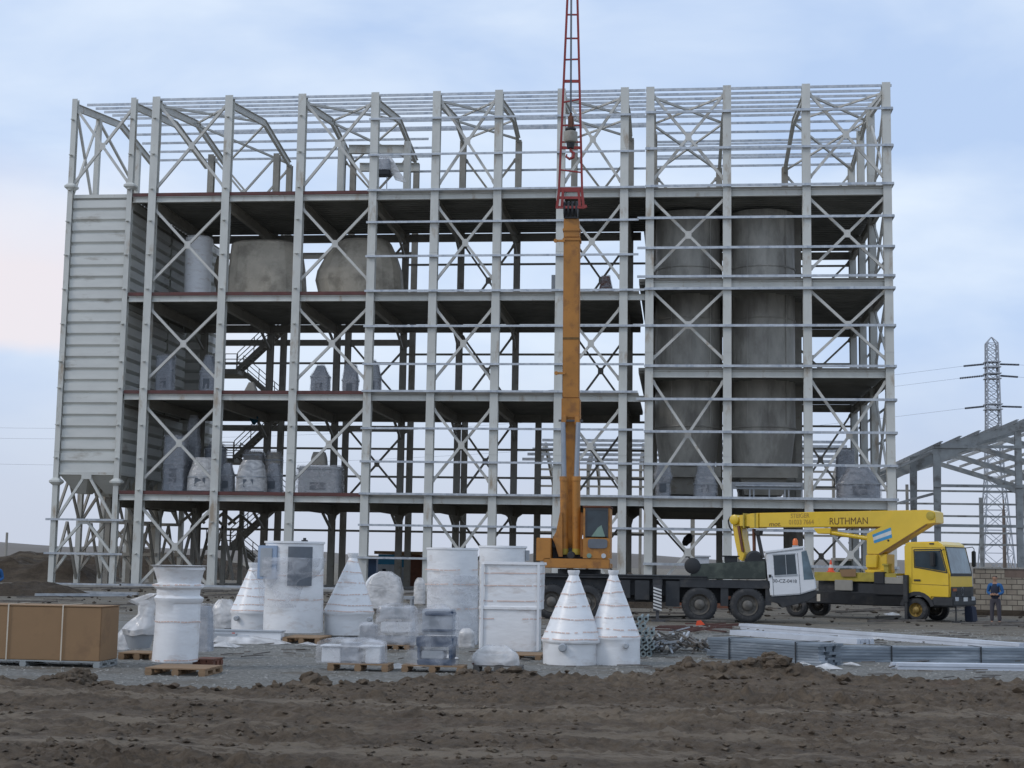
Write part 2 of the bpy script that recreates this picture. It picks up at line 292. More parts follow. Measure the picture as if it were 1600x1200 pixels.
def dirt_mat(name='dug_earth', k=1.0):
    m = bpy.data.materials.new(name); m.use_nodes = True; t = m.node_tree; ns = t.nodes; b = ns['Principled BSDF']; b.inputs['Roughness'].default_value = .95
    ge = ns.new('ShaderNodeNewGeometry'); pos = ge.outputs['Position']
    def noi(sc, det=6, ro=.6, st=(1, 1, 1)):
        mp = ns.new('ShaderNodeMapping'); mp.inputs['Scale'].default_value = st; t.links.new(pos, mp.inputs[0])
        n = ns.new('ShaderNodeTexNoise'); n.inputs['Scale'].default_value = sc; n.inputs['Detail'].default_value = det; n.inputs['Roughness'].default_value = ro; t.links.new(mp.outputs[0], n.inputs['Vector']); return n.outputs['Fac']
    r = ns.new('ShaderNodeValToRGB'); t.links.new(noi(3.2, 9, .8), r.inputs[0]); e = r.color_ramp.elements
    e[0].position = .3; e[0].color = (.055*k, .039*k, .026*k, 1); e[1].position = .72; e[1].color = (.225*k, .165*k, .108*k, 1)
    # pale dried wheel-track streaks running across, and reddish patches
    r2 = ns.new('ShaderNodeMapRange'); r2.inputs['From Min'].default_value = .55; r2.inputs['From Max'].default_value = .68; r2.inputs['To Max'].default_value = .7; t.links.new(noi(.8, 8, .68, (.2, 1.1, 1)), r2.inputs['Value'])
    mx = ns.new('ShaderNodeMix'); mx.data_type = 'RGBA'; t.links.new(r2.outputs[0], mx.inputs['Factor']); t.links.new(r.outputs[0], mx.inputs[6]); mx.inputs[7].default_value = (.30*k, .235*k, .165*k, 1)
    sx = ns.new('ShaderNodeSeparateXYZ'); t.links.new(pos, sx.inputs[0])
    def mth(op, a, b_=None, c_=None):
        q = ns.new('ShaderNodeMath'); q.operation = op
        for i, v in enumerate((a, b_, c_)):
            if v is None: continue
            if isinstance(v, (int, float)): q.inputs[i].default_value = v
            else: t.links.new(v, q.inputs[i])
        return q.outputs[0]
    tot = None; nz = noi(2.6, 7, .7, (.5, 1.6, 1))
    for ty, sw, wv, hw in TRACKS if name == 'dug_earth' else ():
        d = mth('ABSOLUTE', mth('SUBTRACT', mth('SUBTRACT', sx.outputs['Y'], mth('MULTIPLY', mth('SINE', mth('MULTIPLY', sx.outputs['X'], wv)), sw)), ty))
        d = mth('ADD', d, mth('MULTIPLY', mth('SUBTRACT', nz, .5), 3.6)); q = ns.new('ShaderNodeMapRange'); q.inputs['From Min'].default_value = hw*.75; q.inputs['From Max'].default_value = hw*.2; t.links.new(d, q.inputs['Value'])
        tot = q.outputs[0] if tot is None else mth('MAXIMUM', tot, q.outputs[0])
    if tot is not None:
        mt = ns.new('ShaderNodeMix'); mt.data_type = 'RGBA'; t.links.new(mth('MULTIPLY', mth('MULTIPLY', tot, noi(.45, 4, .6, (1, 1, 1))), 1.0), mt.inputs['Factor']); t.links.new(mx.outputs[2], mt.inputs[6]); mt.inputs[7].default_value = (.31, .25, .18, 1); mx = mt
    r4 = ns.new('ShaderNodeMapRange'); r4.inputs['From Min'].default_value = .62; r4.inputs['From Max'].default_value = .75; r4.inputs['To Max'].default_value = .45; t.links.new(noi(.6, 6, .6), r4.inputs['Value'])
    mx2 = ns.new('ShaderNodeMix'); mx2.data_type = 'RGBA'; t.links.new(r4.outputs[0], mx2.inputs['Factor']); t.links.new(mx.outputs[2], mx2.inputs[6]); mx2.inputs[7].default_value = (.19*k, .115*k, .08*k, 1)
    t.links.new(mx2.outputs[2], b.inputs['Base Color'])
    bp = ns.new('ShaderNodeBump'); bp.inputs['Distance'].default_value = .09; t.links.new(noi(13, 9, .78), bp.inputs['Height']); t.links.new(bp.outputs[0], b.inputs['Normal'])
    return m
M['gravel'] = ground_mat(); M['dirt'] = dirt_mat(); M['dirtd'] = dirt_mat('dark_earth', .42); M['hillm'] = mat('far_hills', (.17, .15, .13), .95, 0, .15, .02)
M['stone'] = mat('loose_stone', (.30, .29, .265), .9, 0, .3, 4)

g = MB(); g.box(-4000, 4000, -30, 9000, -1, 0); tag(g.build('ground', 'gravel'), kind='structure')

def bumpz(x, y):
    P = Vector((x, y, 0))
    rg = .55+.9*max(0, noise.noise(Vector((x*.35, y*.8, 9)))+.15)
    for ty, sw, wv, hw in TRACKS:
        d = abs(y-(ty+sw*sin(x*wv)+.45*noise.noise(Vector((x*.5, ty, 0)))))/hw
        if d < 1.3: rg *= .45+.55*min(1, max(0, (d-.4)/.9))
    h = .05*noise.fractal(P*.55, .9, 2.1, 4)+rg*(.05*noise.fractal(P*2.1+Vector((5, 5, 5)), .8, 2.2, 4)+.10*max(0, noise.noise(P*4.0))+.085*max(0, noise.noise(P*8.3))+.045*noise.noise(P*16))
    return h
HEAPS = [((522, 0), 21.3, .34, .45, .34), ((480, 0), 21.2, .5, .5, .10), ((560, 0), 21.3, .4, .5, .10), ((410, 0), 21.0, .5, .5, .09), ((165, 0), 20.6, .36, .45, .22), ((30, 0), 20.8, .55, .5, .22), ((90, 0), 20.8, .4, .5, .08), ((1195, 0), 25.3, .42, .6, .34), ((1140, 0), 25.3, .5, .6, .24), ((1075, 0), 25.1, .55, .6, .17), ((900, 0), 24.4, 1.2, .8, .07), ((1240, 0), 25.1, .4, .6, .12), ((760, 0), 23.6, 1.0, .8, .06)]
HP = [(at(p[0], p[1], Y).x, Y, rx, ry, h) for p, Y, rx, ry, h in HEAPS]
def berm(x, y):
    # shelf of dug soil, ending in a rough edge 24-26 m away
    lr = max(0.0, min(1.0, (x+4.9)/1.9)); edge = 20.6+3.1*lr+1.5*max(0.0, min(1.0, (x+1.3)/1.2))+.35*noise.noise(Vector((x*.45, 3, 1)))+.25*noise.noise(Vector((x*1.7, 8, 1)))
    s = max(0.0, min(1.0, (edge+.9-y)/1.3)); s = s*s*(3-2*s)
    z = -.12+.30*s + bumpz(x, y)*(.3+.7*s)
    for hx, hy, rx, ry, h in HP:
        d = ((x-hx)/rx)**2+((y-hy)/ry)**2
        if d < 4: z += h*.72*math.exp(-d*1.1)*(1+.55*noise.noise(Vector((x*3.4, y*3.4, 7)))+.18*noise.noise(Vector((x*9, y*9, 3))))
    # wheel ruts across the foreground
    for ry0, sl in ((16.2, .03), (17.6, .03), (20.0, -.02)):
        q = (y-(ry0+sl*x+.25*sin(x*.5)))
        if abs(q) < .6: z -= .06*math.exp(-(q/.22)**2)
    return z
b = MB(); nx, ny = 520, 420; X0, X1, Y0, Y1 = -14.0, 9.5, 9.0, 26.0
for j in range(ny+1):
    t = j/ny; y = Y0+(Y1-Y0)*t**1.15
    for i in range(nx+1):
        x = X0+(X1-X0)*i/nx; b.v.append((x, y, berm(x, y)))
for j in range(ny):
    for i in range(nx):
        a = j*(nx+1)+i; b.f.append((a, a+1, a+nx+2, a+nx+1))
bo = b.build('dirt_ground', 'dirt', smooth=False); bo.data.shade_smooth(); tag(bo, kind='structure')

def clods(name, m, n, xr, yr, zf, smin, smax, rs, pw=2.5):
    R = random.Random(rs); b = MB()
    base = [(1, 0, 0), (-1, 0, 0), (0, 1, 0), (0, -1, 0), (0, 0, 1), (0, 0, -1), (.6, .6, .5), (-.6, .6, .5), (-.6, -.6, .5), (.6, -.6, .5)]
    fc = [(0, 6, 9), (6, 0, 2), (6, 2, 4), (2, 7, 4), (2, 1, 7), (7, 1, 8), (7, 8, 4), (8, 1, 3), (8, 3, 4), (3, 9, 4), (3, 0, 9), (9, 6, 4), (0, 5, 2), (2, 5, 1), (1, 5, 3), (3, 5, 0)]
    for _ in range(n):
        x = R.uniform(*xr); y = R.uniform(*yr); s = smin+(smax-smin)*R.random()**pw; z = zf(x, y); o = len(b.v); a = R.uniform(0, 6.3); ca, sa = cos(a), sin(a); q = [R.uniform(.6, 1.25) for _ in base]; sx, sz = R.uniform(.8, 1.4), R.uniform(.5, .9)
        if z is None: continue
        for k, (u, v, w_) in enumerate(base):
            u, v, w_ = u*q[k]*sx, v*q[k], w_*q[k]*sz; b.v.append((x+s*(u*ca-v*sa), y+s*(u*sa+v*ca), z+s*(w_+.25)))
        b.f += [tuple(o+i for i in t) for t in fc]
    return b.build(name, m)
tag(clods('earth_clods', 'dirt', 15000, (-9, 7), (11, 24.5), lambda x, y: berm(x, y)-.004 if noise.noise(Vector((x*.8, y*.8, 4)))+.15*RND.random() > -.05 and (y < 20.4+3.1*max(0., min(1., (x+4.9)/1.9))) else None, .006, .05, 3, 4), 'loose lumps of brown soil scattered over the dug foreground', 'soil clods', kind='stuff')
tag(clods('large_clods', 'dirt', 260, (-9, 6), (19.6, 24.2), lambda x, y: berm(x, y) if abs(y-(20.4+3.1*max(0., min(1., (x+4.9)/1.9)))) < .6 else None, .03, .13, 13, 2.2), 'larger lumps of soil along the rough edge of the dug ground', 'soil clods', kind='stuff')
def heap_clods():
    R = random.Random(77); b = MB(); vs = [(1, 0, 0), (-1, 0, 0), (0, 1, 0), (0, -1, 0), (0, 0, 1), (0, 0, -1)]
    for hx, hy, rx, ry, h in HP:
        for _ in range(int(50*h/.3)+6):
            x, y = R.gauss(hx, rx*.55), R.gauss(hy-.1, ry*.5); s_ = R.uniform(.03, .05+.22*h); z = berm(x, y)
            bm = bmesh.new(); bmesh.ops.create_icosphere(bm, subdivisions=2, radius=s_); sd = R.random()*50; o = len(b.v); sq = R.uniform(.6, .95); st_ = R.uniform(.85, 1.3)
            for v in bm.verts:
                q = v.co/s_; g_ = 1+.55*noise.noise(q*1.1+Vector((sd, 0, 0)))+.28*noise.noise(q*2.6+Vector((0, sd, 0))); b.v.append((x+v.co.x*g_*st_, y+v.co.y*g_, z+v.co.z*g_*sq+s_*.1))
            b.f += [tuple(o+v.index for v in f.verts) for f in bm.faces]; bm.free()
    return b.build('heap_clods', 'dirt')
tag(heap_clods(), 'big rounded lumps of soil piled on the small heaps at the edge', 'soil clods', kind='stuff')
tag(clods('gravel_stones', 'stone', 22000, (-13, 12), (21, 48), lambda x, y: -.006, .008, .032, 4, 2.5), 'loose grey gravel covering the yard round the wrapped goods', 'gravel', kind='stuff')
tag(clods('rubble', 'dirtd', 900, (-30, 26), (50, 82), lambda x, y: 0, .03, .13, 5, 3), 'dark rubble and soil lumps lying in front of the frame', 'rubble', kind='stuff')

def mound(name, label, p0, rx, ry, h, m, seed, struct=False):
    b = MB(); n = 40
    for j in range(n+1):
        for i in range(n+1):
            u, v = i/n*2-1, j/n*2-1; r = sqrt(u*u+v*v); e = max(0, 1-max(abs(u), abs(v))**3)*max(0, 1-r*r*.6)
            z = h*min(1, e*1.6)*(1+.5*noise.fractal(Vector((u*2.5+seed, v*2.5, seed)), .8, 2, 4))-.1
            b.v.append((u*rx, v*ry, z))
    for j in range(n):
        for i in range(n):
            a = j*(n+1)+i; b.f.append((a, a+1, a+n+2, a+n+1))
    o = b.build(name, m, loc=(p0[0], p0[1], 0)); o.data.shade_smooth()
    return tag(o, kind='structure')
mound('earth_mound', None, (at(45, 900, 96).x, 96), 6.5, 4, 1.25, 'dirtd', 1.3)
mound('earth_mound', None, (at(180, 900, 120).x, 120), 14, 5, 1.6, 'dirtd', 4.3)
mound('earth_mound', None, (at(30, 920, 66).x, 66), 4.0, 2, .5, 'dirtd', 8.3)
mound('earth_mound', None, (at(975, 890, 66).x, 66), 2.0, 1.6, 1.1, 'dirtd', 6.1)
# far hills as a rolling strip
b = MB(); K = 90
for i in range(K+1):
    x = -420+i*12; h = 1.5+3.4*max(0, .45+noise.fractal(Vector((i*.16, 2, 3)), .9, 2, 4)) * (1.5 if i < 35 else .75)
    for (dy, zz) in ((0, -.5), (14, h*.75), (34, h), (90, -.5)): b.v.append((x, 420+dy+8*noise.noise(Vector((i*.3, 0, 0))), zz))
for i in range(K):
    for k in range(3): a = i*4+k; b.f.append((a, a+4, a+5, a+1))
h_ = b.build('hills', 'hillm'); h_.data.shade_smooth(); tag(h_, kind='structure')

# ------------------------------------------------------------------ the steel frame building
Y0B = 84.55
CX = [-36.65, -32.94, -31.5, -26.98, -22.49, -18.06, -14.36, -10.66, -6.97, -3.28, -1.8, 2.61, 7.1, 11.61]
ZL = [0, 5.61, 11.53, 17.39, 23.43, 29.38]
YM, YR, YT = 10.66, 13.9, 17.4
def zf(px, py, y=0): return at(px, py, Y0B+y).z
ZT = [0, ZL[1], zf(1200, 575), zf(1200, 435), ZL[4], ZL[5]]      # tower floors
bld = thing('steel_frame_building', 'tall multi storey grey steel frame under construction, open on every side', 'building', (0, Y0B, 0))
def hcol(x, y, z1, w=.47, d=.46, m='steel', z0=0.0):
    b = MB(); t = .035
    b.box(x-w/2, x+w/2, y-d/2, y-d/2+t, z0, z1); b.box(x-w/2, x+w/2, y+d/2-t, y+d/2, z0, z1); b.box(x-t/2, x+t/2, y-d/2+t, y+d/2-t, z0, z1)
    z = 0
    b.box(x-w/2-.02, x+w/2+.02, y-d/2-.02, y+d/2+.02, z0, z0+.03)
    for s in ZL[1:5]:                                   # splice plates
        if s+2.6 < z1: b.box(x-w/2-.004, x+w/2+.004, y-d/2-.012, y-d/2-.002, s+2.3, s+2.33)
    return b.build('column', m, bld)
def roofz(y, ridge=7.4, rise=1.05, back=YR): return ZL[5]-.12+(rise*y/ridge if y < ridge else rise*(1-(y-ridge)/(back-ridge)))
fcols = []
for i, x in enumerate(CX):
    if i < 2: c = hcol(x, 0, ZL[5], .32, .34)
    else: c = hcol(x, 0, ZL[5]+.02)
    fcols.append(c)
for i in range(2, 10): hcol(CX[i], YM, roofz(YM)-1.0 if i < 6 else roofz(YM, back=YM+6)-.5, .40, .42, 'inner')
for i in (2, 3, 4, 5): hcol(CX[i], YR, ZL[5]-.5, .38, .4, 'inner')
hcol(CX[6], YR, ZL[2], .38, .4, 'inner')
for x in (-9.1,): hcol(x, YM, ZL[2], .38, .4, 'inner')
for i in (10, 11, 12, 13):
    for y in (6.9, 12.1, YT):
        if i == 11 and y < YT: continue
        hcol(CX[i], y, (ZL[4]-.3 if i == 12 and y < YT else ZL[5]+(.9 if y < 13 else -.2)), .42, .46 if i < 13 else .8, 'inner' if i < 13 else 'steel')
# column base plinths: bolted plates on one concrete strip
b = MB(); b.box(CX[0]-1, CX[13]+1, -.5, .5, -.3, .12); 
for yy in (YM, YR): b.box(CX[0]-1, CX[13]+1, yy-.4, yy+.4, -.3, .1)
tag(b.build('foundation', 'conc', bld), 'concrete foundation strips under the columns')
# floors
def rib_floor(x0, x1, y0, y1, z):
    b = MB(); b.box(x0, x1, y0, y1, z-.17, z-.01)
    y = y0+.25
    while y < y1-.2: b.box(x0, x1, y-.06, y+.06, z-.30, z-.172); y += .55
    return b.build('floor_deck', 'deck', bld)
for k in (1, 2, 3, 4):
    z = ZL[k]
    rib_floor(CX[1]+.07, CX[10]-.6, -.10, YM, z)
    rib_floor(CX[10]-.6, CX[13], -.10, YT-.1, ZT[k])
    bays = list(range(1, 9))+[9]
    for i in bays:
        w0 = .21; xa, xb = CX[i]+w0, CX[i+1]-w0
        b = MB(); b.ibeam(((xa), -.02, z-.36), (xb, -.02, z-.36), .24, .34, .02); b.build('edge_beam', 'steel', bld)
    for i in (10, 11, 12):
        b = MB(); zz = ZT[k]; b.ibeam((CX[i]+.21, -.02, zz-.36), (CX[i+1]-.21, -.02, zz-.36), .24, .40, .025); b.build('edge_beam', 'steel', bld)
    # red primed angle along the slab edge on the left part
    for i in (1, 2, 3, 4):
        b = MB(); b.box(CX[i]+.22, CX[i+1]-.22, -.16, -.105, z-.17, z+.03); b.build('slab_edge', 'primer', bld)
    for i in range(1, 10):
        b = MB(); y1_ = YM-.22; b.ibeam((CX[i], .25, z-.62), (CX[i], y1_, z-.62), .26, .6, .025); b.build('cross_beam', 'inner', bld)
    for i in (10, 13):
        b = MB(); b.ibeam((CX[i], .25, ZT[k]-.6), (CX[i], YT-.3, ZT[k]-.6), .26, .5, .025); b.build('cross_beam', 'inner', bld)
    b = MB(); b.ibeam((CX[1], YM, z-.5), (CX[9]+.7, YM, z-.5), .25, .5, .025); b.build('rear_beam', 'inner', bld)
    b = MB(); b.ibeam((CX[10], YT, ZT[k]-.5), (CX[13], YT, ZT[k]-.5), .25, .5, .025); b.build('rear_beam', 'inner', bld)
    for i in range(2, 10):     # haunches at the rear columns
        x = CX[i]
        if k == 1:
            for q in (-1, 1): b = MB(); b.prism([(x+q*.2, z-.75), (x+q*.6, z-.75), (x+q*.3, z-.98), (x+q*.2, z-1.35)], 'y', YM-.1, YM+.1); b.build('haunch', 'inner', bld)
        b = MB(); b.bar((x, YM-.2, z-1.9), (x, YM-2.6, z-.9), .14, .14); b.build('knee_brace', 'inner', bld)
# bracing: two crossed tubes with a gusset
def xbrace(x0, x1, z0, z1, y=0, m='brace', w=.15, full=True):
    b = MB(); g0 = .3; c = ((x0+x1)/2, (z0+z1)/2)
    b.bar((x0, y, z1), (x1, y, z0), w, w, up=(0, 1, 0)); b.bar((x0, y-.0, z0), (c[0]-.12, y, c[1]-.12*(z1-z0)/(x1-x0)), w, w, up=(0, 1, 0)); b.bar((c[0]+.12, y, c[1]+.12*(z1-z0)/(x1-x0)), (x1, y, z1), w, w, up=(0, 1, 0))
    b.box(c[0]-.18, c[0]+.18, y-w/2-.012, y-w/2-.003, c[1]-.22, c[1]+.22)
    for (gx, sx) in ((x0, 1), (x1, -1)):
        for gz, sz in ((z0, 1), (z1, -1)): b.prism([(gx, gz-sz*.10), (gx+sx*.10, gz-sz*.06), (gx+sx*.2, gz+sz*.13), (gx+sx*.12, gz+sz*.25), (gx, gz+sz*.22)], 'y', y-.012, y+.012)
    return b.build('cross_brace', m, bld)
for i in (2, 4, 6, 8):
    for k in range(5):
        if i == 4 and k == 0: continue
        z0 = ZL[k]+(.75 if k else .2); z1 = ZL[k+1]-(1.0 if k < 4 else .5)
        if k == 4: z0 = ZL[k]+.4
        xbrace(CX[i]+.2, CX[i+1]-.2, z0, z1)
for i in (10, 12):
    for k in range(5):
        z0 = ZT[k]+(.5 if k else .2); z1 = ZT[k+1]-(.75 if k < 4 else .5)
        xbrace(CX[i]+.2, CX[i+1]-.2, z0, z1)
xbrace(CX[0]+.15, CX[1]-.15, ZL[4]+.7, ZL[5]-.7)
for i in (4, 6, 8):
    for k in range(5):
        yy = YR if (i == 4 and k < 3) else YM
        if i == 4 and k in (0,): continue
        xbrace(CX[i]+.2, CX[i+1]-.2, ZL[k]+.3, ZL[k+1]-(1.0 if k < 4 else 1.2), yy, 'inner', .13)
xbrace(CX[2]+.2, CX[3]-.2, ZL[4]+.3, ZL[5]-.9, YM, 'brace', .13); xbrace(CX[2]+.2, CX[3]-.2, ZL[4]+.3, ZL[5]-.9, YR, 'brace', .13)
for i in (10, 12):
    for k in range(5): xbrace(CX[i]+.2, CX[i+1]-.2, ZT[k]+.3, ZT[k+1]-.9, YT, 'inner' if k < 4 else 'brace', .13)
# side wall bracing on the right flank
for k in range(5):
    b = MB(); z0, z1 = ZT[k]+.4, ZT[k+1]-.5; x = CX[13]
    b.bar((x, .3, z1), (x, 6.6, z0), .14, .14); b.bar((x+.01, .3, z0), (x+.01, 6.6, z1), .12, .12); b.build('cross_brace', 'brace', bld)
# roof: rafters, purlins, roof bracing
for i in range(0, 14):
    x = CX[i]; tower = i >= 10; back = YT if tower else (YR if i < 6 else YR)
    end = YT if tower else (YR if i < 6 else YM)
    ridge = 9.2 if tower else 7.4
    zz = lambda y: roofz(y, ridge, 1.05, back)-.35
    b = MB(); b.ibeam((x, .2, zz(.2)), (x, ridge, zz(ridge)), .2, .45, .025); b.ibeam((x, ridge, zz(ridge)), (x, end, zz(end)), .2, .45, .025); b.build('rafter', 'brace', bld)
for q in range(11):
    y = .1+q*1.36; b = MB(); xe = CX[9]+.8 if y > YM+.3 else CX[10]-.3
    if y > YM+.3: xe = CX[5]+1.3
    z = roofz(y)+.02; b.box(CX[0]+.1 if q else CX[2]-.3, xe, y-.03, y+.03, z-.07, z+.08); b.box(CX[0]+.1 if q else CX[2]-.3, xe, y+.032, y+.09, z+.05, z+.08); b.build('purlin', 'galv', bld)
for q in range(13):
    y = .1+q*1.43; z = roofz(y, 9.2, 1.05, YT)+.03; b = MB(); b.box(CX[10]-.28, CX[13]+(.35 if q == 0 else .1), y-.03, y+.03, z-.07, z+.08); b.box(CX[10]-.28, CX[13]+.1, y+.032, y+.09, z+.05, z+.08); b.build('purlin', 'galv', bld)
for i in (2, 4, 6, 8, 10, 12):
    x0, x1 = CX[i], CX[i+1]; rg = 9.2 if i >= 10 else 7.4; bk = YT if i >= 10 else YR
    for ya, yb in ((.3, rg-.3), (rg+.3, (bk if i < 6 or i >= 10 else YM)-.3)):
        b = MB(); za, zb = roofz(ya, rg, 1.05, bk)-.35, roofz(yb, rg, 1.05, bk)-.35
        b.bar((x0+.1, ya, za), (x1-.1, yb, zb), .13, .13); b.bar((x0+.1, yb, zb-.005), (x1-.1, ya, za-.005), .11, .11); b.build('roof_brace', 'brace', bld)
# front girts (centre part, tower part) and the cleats waiting for them on the left
GY = [188, 244, 299, 349, 402, 456, 511, 570, 612, 670, 722, 772, 821, 872]
for j, py in enumerate(GY):
    z = zf(620, py); xe = CX[9]+.85 if j not in (0, 1, 2, 5, 6, 7, 9, 10, 11, 12) else CX[10]-.28
    if j == 13: xe = CX[6]+.2
    b = MB(); b.box(CX[5]-.3, xe, -.40, -.34, z-.06, z+.06); b.box(CX[5]-.3, xe, -.338, -.25, z+.04, z+.06); b.build('girt', 'galv', bld)
GT = [175, 232, 291, 341, 388, 433, 452, 510, 573, 625, 676, 727, 779, 829, 884]
for j, py in enumerate(GT):
    z = zf(1200, py); b = MB(); x0 = CX[10]-(.7 if j in (3, 4, 5, 9) else .27)
    b.box(x0, CX[13]+.32, -.40, -.34, z-.07, z+.07); b.box(x0, CX[13]+.32, -.338, -.25, z+.05, z+.07); b.build('girt', 'galv', bld)
    b = MB(); b.box(CX[13]+.30, CX[13]+.36, -.33, YT+.2, z-.07, z+.07); b.build('side_girt', 'galv', bld)
for i in range(0, 5):
    for j, py in enumerate(GY):
        if i < 2 and j > 10: continue
        z = zf(400, py-4+ (j)*.0); x = CX[i]
        b = MB(); b.box(x-.10, x+.06, -.42, -.24 if i > 1 else -.18, z-.02, z+.03); o = b.build('cleat', 'steel', fcols[i]); 
for py, a, c in ((265, 5, 10), (196, 2, 10), (412, 5, 10), (553, 5, 10), (658, 2, 10), (702, 2, 10), (746, 2, 10), (832, 2, 10), (567, 2, 5)):
    z = at(750, py, Y0B+YM).z; b = MB(); b.box(CX[a], CX[c], YM+.24, YM+.30, z-.07, z+.07); b.build('rear_girt', 'galv' if py < 300 else 'inner', bld)
for py in (295, 240, 222, 415, 512, 568, 665, 700, 760, 828):
    z = at(1200, py, Y0B+YT).z; b = MB(); b.box(CX[10], CX[13], YT+.24, YT+.30, z-.07, z+.07); b.build('rear_girt', 'galv' if py < 300 else 'inner', bld)
z = .16; b = MB(); b.box(CX[1]+.6, CX[5]+2.4, -.40, -.32, z-.06, z+.08); b.build('sill_girt', 'galv', bld)
z = zf(130, 913); b = MB(); b.box(CX[0]-.5, CX[1]+.7, -.40, -.30, z-.07, z+.07); b.build('sill_girt', 'galv', bld)
# frame of heavy beams on the top floor around the hoist opening
b = MB()
for (x0_, x1_, y_, py0, py1) in ((545, 632, 7.0, 226, 241), (562, 655, 10.4, 254, 269)):
    pa, pb = at(x0_, (py0+py1)/2, Y0B+y_), at(x1_, (py0+py1)/2, Y0B+y_); b = MB(); b.ibeam((pa.x, y_, pa.z), (pb.x, y_, pb.z), .3, .55, .03); b.build('hoist_beam', 'steel', bld)
for px, y_ in ((534, 7.0), (637, 7.0)):
    p = at(px, 230, Y0B+y_); b = MB(); b.box(p.x-.2, p.x+.2, y_-.2, y_+.2, ZL[4], p.z+.35); b.build('hoist_post', 'steel', bld)

# ------------------------------------------------------------------ corrugated bins left
bins = thing('corrugated_bin_block', 'tall pale corrugated steel bin block at the left end of the frame', 'storage bins', (0, Y0B, 0))
def corr(x0, x1, y, z0, z1, axis='x', out=-1):
    b = MB(); prof = []; z = z0; p = .693
    while z < z1-.01:
        for dz, d in ((0, 0), (.45, 0), (.455, .25), (.48, .25)): 
            if z+dz < z1: prof.append((z+dz, d))
        z += p
    prof.append((z1, 0))
    for zz, d in prof:
        for e in (x0, x1): b.v.append((e, y-out*d, zz) if axis == 'x' else (y-out*d, e, zz))
    for i in range(len(prof)-1): b.f.append((2*i, 2*i+1, 2*i+3, 2*i+2))
    o = b.build('wall_panel', 'bin', bins); md = None
    return o
zb0, zb1 = zf(150, 742), zf(150, 310)
BR = [0, 3.7, 7.4, 11.1]
corr(CX[0]+.17, CX[1]-.17, -.02, zb0+.15, zb1)
for r in range(3): corr(BR[r]+.17, BR[r+1]-.1, CX[1]+.05, zb0+.15, zb1, 'y', 1); corr(BR[r]+.17, BR[r+1]-.1, CX[0]-.05, zb0+.15, zb1, 'y', -1)
corr(CX[0]+.2, CX[1]+.95, 11.75, zb0+.15, zb1); corr(11.8, 15.2, CX[1]+.97, zb0+.15, zb1, 'y', 1)
b = MB(); b.box(CX[0]+.17, CX[1]-.17, .13, .17, zb0+.15, zb1); b.box(CX[0]+.1, CX[1]-.1, 15.2, 15.25, zb0, zb1); b.box(CX[0]+.02, CX[1]-.12, .2, 15.1, zb1-.08, zb1-.03); b.build('inner_wall', 'bin', bins)
b = MB(); b.box(CX[0]+.17, CX[1]-.17, -.08, .05, zb0, zb0+.14); b.box(CX[0]+.17, CX[1]-.17, -.06, .1, zb1+.01, zb1+.22); b.box(CX[1]-.1, CX[1]+.12, .2, 11.6, zb0, zb0+.14); b.box(CX[0]-.1, CX[0]+.1, .2, 11.6, zb0, zb0+.14); b.build('rim_beam', 'steel', bins)
zh = zf(150, 770)
for r in range(3):
    for s in range(2):
        xa = CX[0]+.1+s*1.8; xb = xa+1.75; ya, yb = BR[r]+.15, BR[r+1]-.05; xm, ym = (xa+xb)/2, (ya+yb)/2
        b = MB(); b.quadbox([(xm-.3, ym-.5, zh), (xm+.3, ym-.5, zh), (xm+.3, ym+.5, zh), (xm-.3, ym+.5, zh), (xa, ya, zb0), (xb, ya, zb0), (xb, yb, zb0), (xa, yb, zb0)]); b.build('hopper', 'bin', bins)
zs1, zs2 = zf(130, 812), zf(130, 865)
for r in range(0, 4):
    y = BR[r]+(.6 if r == 3 else 0)
    if r:
        for x in (CX[0], CX[1]):
            b = MB(); b.box(x-.15, x+.15, y-.15, y+.15, 0, zb0); b.build('leg', 'steel', bins)
        b = MB(); b.box(CX[0]+1.7, CX[0]+2.0, y-.15, y+.15, 0, zh-.1); b.build('leg', 'inner', bins)
    for (zt, zb_) in ((zb0-.1, zs1+.05), (zs1-.1, zs2+.05), (zs2-.12, zs2-1.1)):
        xm = (CX[0]+CX[1])/2; b = MB(); w_ = .15
        if zb_ < zs2-.5: b.bar((CX[0]+.1, y+.02, zb_), (CX[0]+.8, y+.02, zt), w_); b.bar((CX[1]-.1, y+.02, zb_), (CX[1]-.8, y+.02, zt), w_)
        else: b.bar((xm-.15, y+.02, zt), (CX[0]+.15, y+.02, zb_), w_, w_, (0, 1, 0)); b.bar((xm+.15, y+.02, zt), (CX[1]-.15, y+.02, zb_), w_, w_, (0, 1, 0)); b.box(xm-.3, xm+.3, y-.08, y+.12, zt-.15, zt+.1)
        b.build('leg_brace', 'steel' if r == 0 else 'inner', bins)
    for zz in (zs1, zs2):
        b = MB(); 
        if r == 0: b.box(CX[0]-.45, CX[1]+.6, -.26, -.17, zz-.06, zz+.06)
        else: b.box(CX[0], CX[1], y-.2, y-.16, zz-.1, zz+.1)
        b.build('tie_rail', 'galv' if r == 0 else 'inner', bins)
